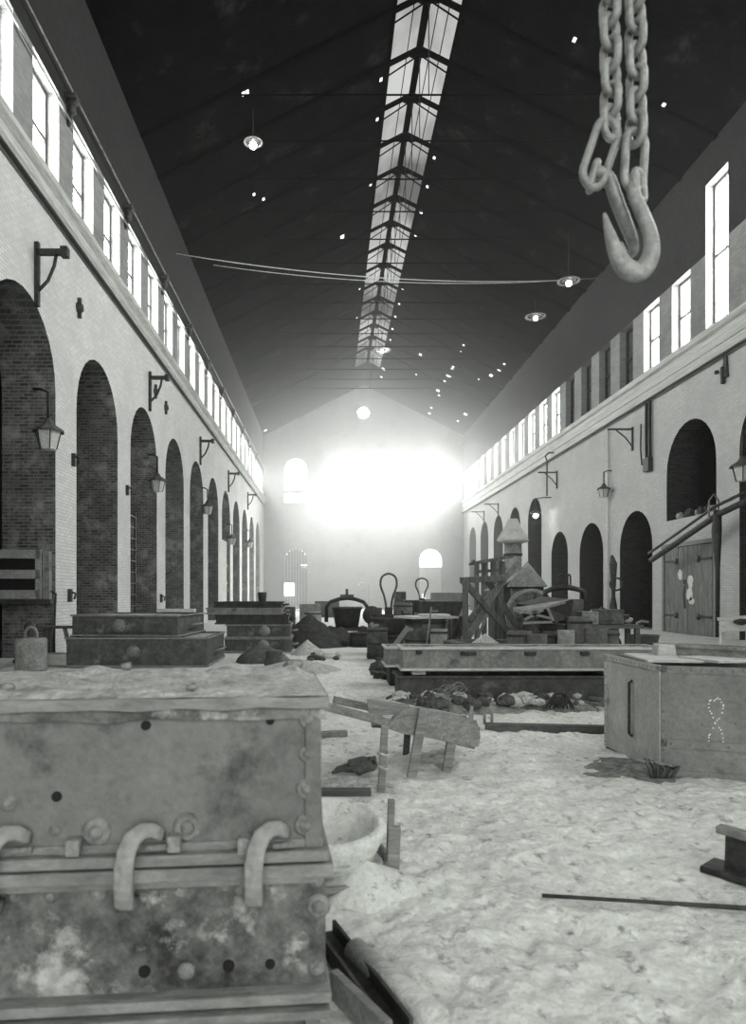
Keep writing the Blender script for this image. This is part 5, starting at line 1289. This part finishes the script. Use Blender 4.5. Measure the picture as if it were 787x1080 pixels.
# wheel
Y = 16.5
t = thing('fly_wheel', 'spoked iron wheel standing behind the tipping hopper', 'wheel', (P(560, 0, Y).x, Y, 0)); zc = CZ - (650 - VY) / F * Y + 0.05
mb = MB(); R_ = 0.6; mb.lathe((0, 0, zc), [(R_ - 0.08, -0.05), (R_, -0.05), (R_, 0.05), (R_ - 0.08, 0.05), (R_ - 0.08, -0.05)], 32, axis='y'); part('rim', mb, 'paleiron', t)
mb = MB()
for k in range(3): a_ = k * PI / 3 + 0.3; mb.bar((-R_ * math.cos(a_) * .9, 0, zc - R_ * math.sin(a_) * .9), (R_ * math.cos(a_) * .9, 0, zc + R_ * math.sin(a_) * .9), 0.06, 0.05)
mb.lathe((0, 0, zc), [(0, -0.1), (0.1, -0.1), (0.1, 0.1), (0, 0.1)], 12, axis='y'); part('spokes', mb, 'midiron', t)
mb = MB(); mb.bar((0.1, 0, zc), (0.35, 0.1, 0), 0.08, 0.08); mb.bar((-0.1, 0, zc), (-0.35, 0.1, 0), 0.08, 0.08); part('stand', mb, 'darkwood', t)
# tipping hopper
Y = 14.0
t = thing('tipping_hopper', 'dark angular tipping hopper with cross bracing at mid right', 'hopper', (0, 0, 0))
def hp(px, py, y): return P(px, py, y)
mb = MB()
v = [hp(541, 642, 13.6), hp(604, 632, 14.2), hp(601, 650, 14.0), hp(583, 656, 13.6), hp(576, 640, 13.4), hp(548, 645, 13.5)]
A = [hp(576, 640, 13.3), hp(605, 632, 14.0), hp(602, 652, 14.0), hp(585, 657, 13.3)]
B = [q + Vector((-0.3, 1.0, 0.05)) for q in A]
VA = [mb.bm.verts.new(q) for q in A]; VB = [mb.bm.verts.new(q) for q in B]
mb.bm.faces.new(VA); mb.bm.faces.new(VB[::-1])
for k in range(4): mb.bm.faces.new((VA[k], VA[(k + 1) % 4], VB[(k + 1) % 4], VB[k]))
part('hopper_body', mb, 'darkiron', t)
mb = MB(); A = [hp(541, 641, 13.5), hp(604, 631.5, 14.0), hp(578, 639, 13.3), hp(548, 645, 13.2)]
VA = [mb.bm.verts.new(q) for q in A]; VB = [mb.bm.verts.new(q + Vector((0, 0, -0.05))) for q in A]
mb.bm.faces.new(VA); mb.bm.faces.new(VB[::-1])
for k in range(4): mb.bm.faces.new((VA[k], VA[(k + 1) % 4], VB[(k + 1) % 4], VB[k]))
part('lip_plate', mb, 'paleiron', t)
for a, b in (((543, 643), (580, 652)), ((573, 643), (553, 654)), ((552, 657), (585, 656)), ((578, 642), (584, 657))):
    mb = MB(); mb.bar(P(*a, 13.25), P(*b, 13.25), 0.05, 0.05); part('brace', mb, 'wood', t)
q = P(592, 656, 13.7)
for dx in (-0.5, 0.15): 
    mb = MB(); mb.bar((q.x + dx, q.y, q.z + 0.1), (q.x + dx, q.y, 0), 0.1, 0.1, up=(0, 1, 0)); part('leg', mb, 'darkwood', t)
# bright ladle bail
Y = 15.6
t = thing('crane_ladle', 'black ladle with arched yoke and two rings before the right arches', 'ladle', (P(596, 0, Y).x, Y, 0))
zz = lambda py: CZ - (py - VY) / F * Y
mb = MB(); mb.tube([(-0.45, 0, zz(634)), (-0.43, 0, zz(624)), (-0.25, 0, zz(620.5)), (0, 0, zz(619)), (0.25, 0, zz(621)), (0.42, 0, zz(624)), (0.45, 0, zz(636))], 0.06, 8); part('yoke', mb, 'darkiron', t)
mb = MB(); mb.lathe((0, 0.0, 0), [(0, 0), (0.3, 0), (0.4, zz(632)), (0.36, zz(632)), (0.3, 0.3), (0, 0.2)], 22); part('pot', mb, 'darkiron', t)
for dx in (-0.09, 0.09):
    mb = MB(); mb.tube(link_pts(Vector((dx, 0, zz(613))), 0.3, 0.14, Vector((1, 0, 0)) if dx < 0 else Vector((0.7, 0.7, 0))), 0.02, 8, closed=True); part('ring', mb, 'darkiron', t)
t = thing('slag_heap', 'rugged black scrap heap before the dark right arch', 'scrap heap', (P(615, 0, 18.2).x, 18.2, 0))
mb = MB(); mb.lump((0, 0, 0.4), 0.75, (1.1, 0.8, 0.95), 21, 0.7, 3); part('scrap_mass', mb, 'darkiron', t)
mb = MB(); mb.lathe((-0.15, -0.5, 1.0), [(0.0, 0.0), (0.2, 0.02), (0.26, 0.12), (0.22, 0.12), (0, 0.05)], 16); part('dish', mb, 'paleiron', t)
# row of small moulds / pots on the floor behind the long flask
pots = [(548, 12.2, .42, .62, 'midiron'), (566, 12.0, .36, .58, 'midiron'), (582, 12.3, .3, .6, 'darkiron'), (597, 12.0, .28, .64, 'paleiron'), (612, 12.6, .4, .85, 'midiron'), (628, 12.4, .4, .66, 'midiron'), (642, 12.8, .36, .6, 'midiron')]
for k, (px, Y, w, h, mt) in enumerate(pots):
    h += 0.3
    drum('%s pot from the hopper end of the row behind the long flasks' % ordn[k], px, None, w, h, mt, Y=Y, name='mould_pot', grp='row of mould pots behind the long flasks', hoop=(k % 2 == 0))
for k, (px, w, h, mt) in enumerate([(619, .34, .26, 'paleiron'), (637, .5, .3, 'midiron')]):
    mb = MB(); mb.box((0, 0, h / 2), (w, 0.4, h)); mb.box((0, -0.21, h / 2), (w * 0.6, 0.03, h * 0.5)); o = mb.build('core_box', mt, bevel=0.01); o.location = (P(px, 0, 14.2).x + 0.08 * k, 14.2, 0.95); tag(o, ['pale square core box on the bench behind the mould pots', 'dark square core box on the bench behind the mould pots'][k], 'core box')
t = thing('work_bench', 'low dark bench behind the row of mould pots', 'bench', (P(620, 0, 14.2).x, 14.2, 0))
mb = MB(); mb.box((0, 0, 0.91), (2.0, 0.6, 0.07)); part('top', mb, 'darkwood', t)
for x in (-0.9, 0.9):
    for y in (-0.22, 0.22): mb = MB(); mb.box((x, y, 0.435), (0.09, 0.09, 0.88)); part('leg', mb, 'darkwood', t)
# leaning offcuts and scrap among the clutter
rs = random.Random(5)
for k in range(30):
    Yk = 15.2 + 7.5 * rs.random(); px = 396 + 110 * rs.random() if k % 2 else 548 + 92 * rs.random()
    x = P(px, 0, Yk).x; h = 0.75 + 0.55 * rs.random(); dx = (rs.random() - 0.5) * 1.3; dy = (rs.random() - 0.5) * 0.5
    mb = MB(); w_ = 0.03 + 0.05 * rs.random(); mb.bar((0, 0, 0.0), (dx, dy, h), w_, w_ * 1.6); mb.bar((dx * 0.9, dy * 0.9, h * 0.93), (dx * 0.9 + 0.16, dy * 0.9, h * 0.93), w_, w_)
    o = mb.build('iron_offcut', ('darkiron', 'paleiron', 'wood')[k % 3], bevel=0.004); o.location = (x, Yk, 0)
    tag(o, 'narrow iron or timber offcut leaning in the clutter behind the long flasks', 'offcut', 'leaning offcuts behind the long flasks')
for k in range(34):
    Yk = 14.5 + 1.0 * rs.random() if k % 2 else 20.5 + 3 * rs.random(); px = (548 + 95 * rs.random()) if k % 2 else (385 + 100 * rs.random())
    x = P(px, 0, Yk).x; r = 0.08 + 0.12 * rs.random()
    mb = MB(); mb.lump((0, 0, 0), r, (1.3, 1, 0.9), k + 300, 0.7, 1); o = mb.build('scrap_casting', 'darkiron' if k % 3 else 'palerock'); o.location = (x, Yk, r * 0.7)
    tag(o, 'rough scrap casting lying in the clutter behind the long flasks', 'scrap casting', 'scrap castings behind the long flasks')
    if k % 2: o.location.z = 0.95 + r * 0.8; o.location.y = 14.2; o.location.x = P(622, 0, 14.2).x + (k / 34 - 0.5) * 1.7; o.scale = (0.6, 0.6, 0.6)
# dark pipe valve on the pillar between the dark arches
p = P(646, 0, 27.5)
t = thing('valve_stand', 'dark valve stand before the pillar between the dark arches', 'valve', (P(647, 0, 24).x, 24, 0))
mb = MB(); mb.tube([(0, 0, 0), (0, 0, 1.2), (0, 0, 1.5), (0, 0, 2.6), (-0.05, 0, 2.9)], [0.2, 0.12, 0.06, 0.13, 0.04], 10); part('body', mb, 'darkiron', t)
mb = MB(); mb.lathe((0, -0.25, 1.9), [(0.18, -0.02), (0.24, -0.02), (0.24, 0.02), (0.18, 0.02), (0.18, -0.02)], 16, axis='y'); part('handwheel', mb, 'darkiron', t)
# bucket at right & bent rod
Y = 17
t = thing('iron_bucket', 'grey tapered bucket standing before the nearest dark arch', 'bucket', (P(679, 0, Y).x, Y, 0.0)); zb = CZ - (688 - VY) / F * Y; zt = CZ - (670 - VY) / F * Y
mb = MB(); mb.lathe((0, 0, 0), [(0, zb), (0.27, zb), (0.35, zt), (0.37, zt + 0.01), (0.33, zt), (0.25, zb + 0.04), (0, zb + 0.04)], 24); part('pail', mb, 'midiron', t)
mb = MB(); mb.lathe((0, 0, 0), [(0, -0.02), (0.4, -0.02), (0.4, zb - 0.002), (0, zb - 0.002)], 20); part('foot_block', mb, 'darkwood', t)
mb = MB(); a = P(672, 662, 18.6); mb.tube([(a.x, 18.6, 0), (a.x, 18.6, 0.8), a, P(672, 657, 18.6), P(677, 655, 18.6), P(684, 656, 18.6)], 0.035, 8); tag(mb.build('bent_pipe', 'paleiron'), 'bent pale pipe end standing behind the grey bucket', 'pipe')
# white shelf unit at the right edge (bench against right wall)
Y = 20
t = thing('work_bench', 'pale plank bench jutting in at the right edge, dark vise below', 'bench', (0, 0, 0)); a = P(758, 656, Y)
mb = MB(); mb.bar(P(757, 653, Y), P(800, 650, Y - 0.5), 0.6, 0.08); mb.bar(P(759, 661, Y - 0.3), P(800, 659, Y - 0.8), 0.05, 0.3); part('top', mb, 'lightwood', t)
for px in (762, 790): q = P(px, 660, Y); mb = MB(); mb.bar(q, (q.x, q.y, 0), 0.12, 0.12, up=(0, 1, 0)); part('leg', mb, 'lightwood', t)
mb = MB(); q = P(781, 656, Y - 0.8); mb.lump(q, 0.14, (1.4, 1, 0.6), 4, 0.4); part('vise', mb, 'darkiron', t)

# ------------------------------------------------------------------ haze
def haze(name, y0, y1, aniso, lab):
    m, nt, N, L = new_mat(name + '_air')
    out = N.new('ShaderNodeOutputMaterial'); v = N.new('ShaderNodeVolumeScatter'); v.inputs['Anisotropy'].default_value = aniso; v.inputs['Color'].default_value = g3(1.0)
    tc = N.new('ShaderNodeTexCoord'); sx = N.new('ShaderNodeSeparateXYZ'); L.new(tc.outputs['Object'], sx.inputs[0])
    fc = N.new('ShaderNodeFloatCurve'); mr = N.new('ShaderNodeMapRange'); mr.inputs['From Min'].default_value = 0; mr.inputs['From Max'].default_value = YF
    L.new(sx.outputs['Y'], mr.inputs['Value'])
    cr = N.new('ShaderNodeValToRGB'); L.new(mr.outputs[0], cr.inputs['Fac']); e = cr.color_ramp.elements
    e[0].position = 0.1; e[0].color = (0.0, 0.0, 0.0, 1); e[1].position = 1.0; e[1].color = (0.024, 0.024, 0.024, 1)
    for pos, val in ((0.25, 0.0006), (0.5, 0.0016), (0.65, 0.0055), (0.82, 0.012), (0.92, 0.022)):
        q = e.new(pos); q.color = (val, val, val, 1)
    N.remove(fc); L.new(cr.outputs['Color'], v.inputs['Density'])
    L.new(v.outputs[0], out.inputs['Volume'])
    mb = MB(); X0, X1 = XL + 0.04, XR - 0.04
    mb.prism([(X0, 0.02), (X1, 0.02), (X1, EAVE - 0.2), (XC, RIDGE - 0.9), (X0, EAVE - 0.2)], y0, y1, 'xz')
    o = mb.build(name, m); return tag(o, lab, 'haze', kind='stuff')
HAZE = True
if HAZE: haze('haze', 8.0, YF - 0.15, 0.3, 'dusty haze thickening towards the bright far windows')

# ------------------------------------------------------------------ light
w = bpy.data.worlds.new('world'); bpy.context.scene.world = w; w.use_nodes = True
bg = w.node_tree.nodes['Background']; bg.inputs['Color'].default_value = g3(1.0); bg.inputs['Strength'].default_value = 1.4
def area(name, loc, target, sx_, sy_, power, spread=PI):
    l = bpy.data.lights.new(name, 'AREA'); l.shape = 'RECTANGLE'; l.size = sx_; l.size_y = sy_; l.energy = power; l.spread = spread; l.color = g3(1.0)[:3]
    o = bpy.data.objects.new(name, l); C.objects.link(o); o.location = loc
    o.rotation_euler = (Vector(target) - Vector(loc)).to_track_quat('-Z', 'Y').to_euler(); return o
# fill lights added at unseen openings in the wall behind the camera
area('unseen_back_fill', (XC, YB - 0.6, 4.8), (XC, 20, 2), 5.0, 9.0, 330)
area('unseen_back_fill', (XC - 6, YB - 0.6, 4.5), (XC - 6, 20, 2), 4.6, 8.6, 250)
area('unseen_back_fill', (XC + 6, YB - 0.6, 4.5), (XC + 6, 20, 2), 4.6, 8.6, 250)
# beams of daylight through the far windows
for x in fx[1:]:
    area('daylight_far_window', (x, YF + 0.2, 13.5), (x - 7, YF - 18, 0.5), 2.3, 3.8, 500, math.radians(50))

# ------------------------------------------------------------------ camera and view
cam = bpy.data.cameras.new('camera'); co = bpy.data.objects.new('camera', cam); C.objects.link(co)
co.location = (0, 0, CZ); co.rotation_euler = (PI / 2, 0, 0)
cam.sensor_fit = 'VERTICAL'; cam.sensor_height = 36.0; cam.sensor_width = 36.0 * 787 / 1080
cam.lens = F / 1080 * 36.0
cam.shift_x = (393.5 - VX) / 1080.0; cam.shift_y = (VY - 540.0) / 1080.0
cam.dof.use_dof = True; cam.dof.focus_distance = 13.0; cam.dof.aperture_fstop = 2.8
cam.clip_end = 300; cam.clip_start = 0.05
sc = bpy.context.scene; sc.camera = co
sc.view_settings.view_transform = 'Standard'; sc.view_settings.look = 'None'; sc.view_settings.gamma = 1.0; sc.view_settings.use_curve_mapping = False
sc.view_settings.exposure = 0.62
try:
    cy = sc.cycles; cy.max_bounces = 6; cy.diffuse_bounces = 4; cy.glossy_bounces = 2; cy.volume_bounces = 1; cy.use_denoising = True; cy.sample_clamp_indirect = 4.0; cy.caustics_reflective = False; cy.caustics_refractive = False
except Exception as e: print(e)
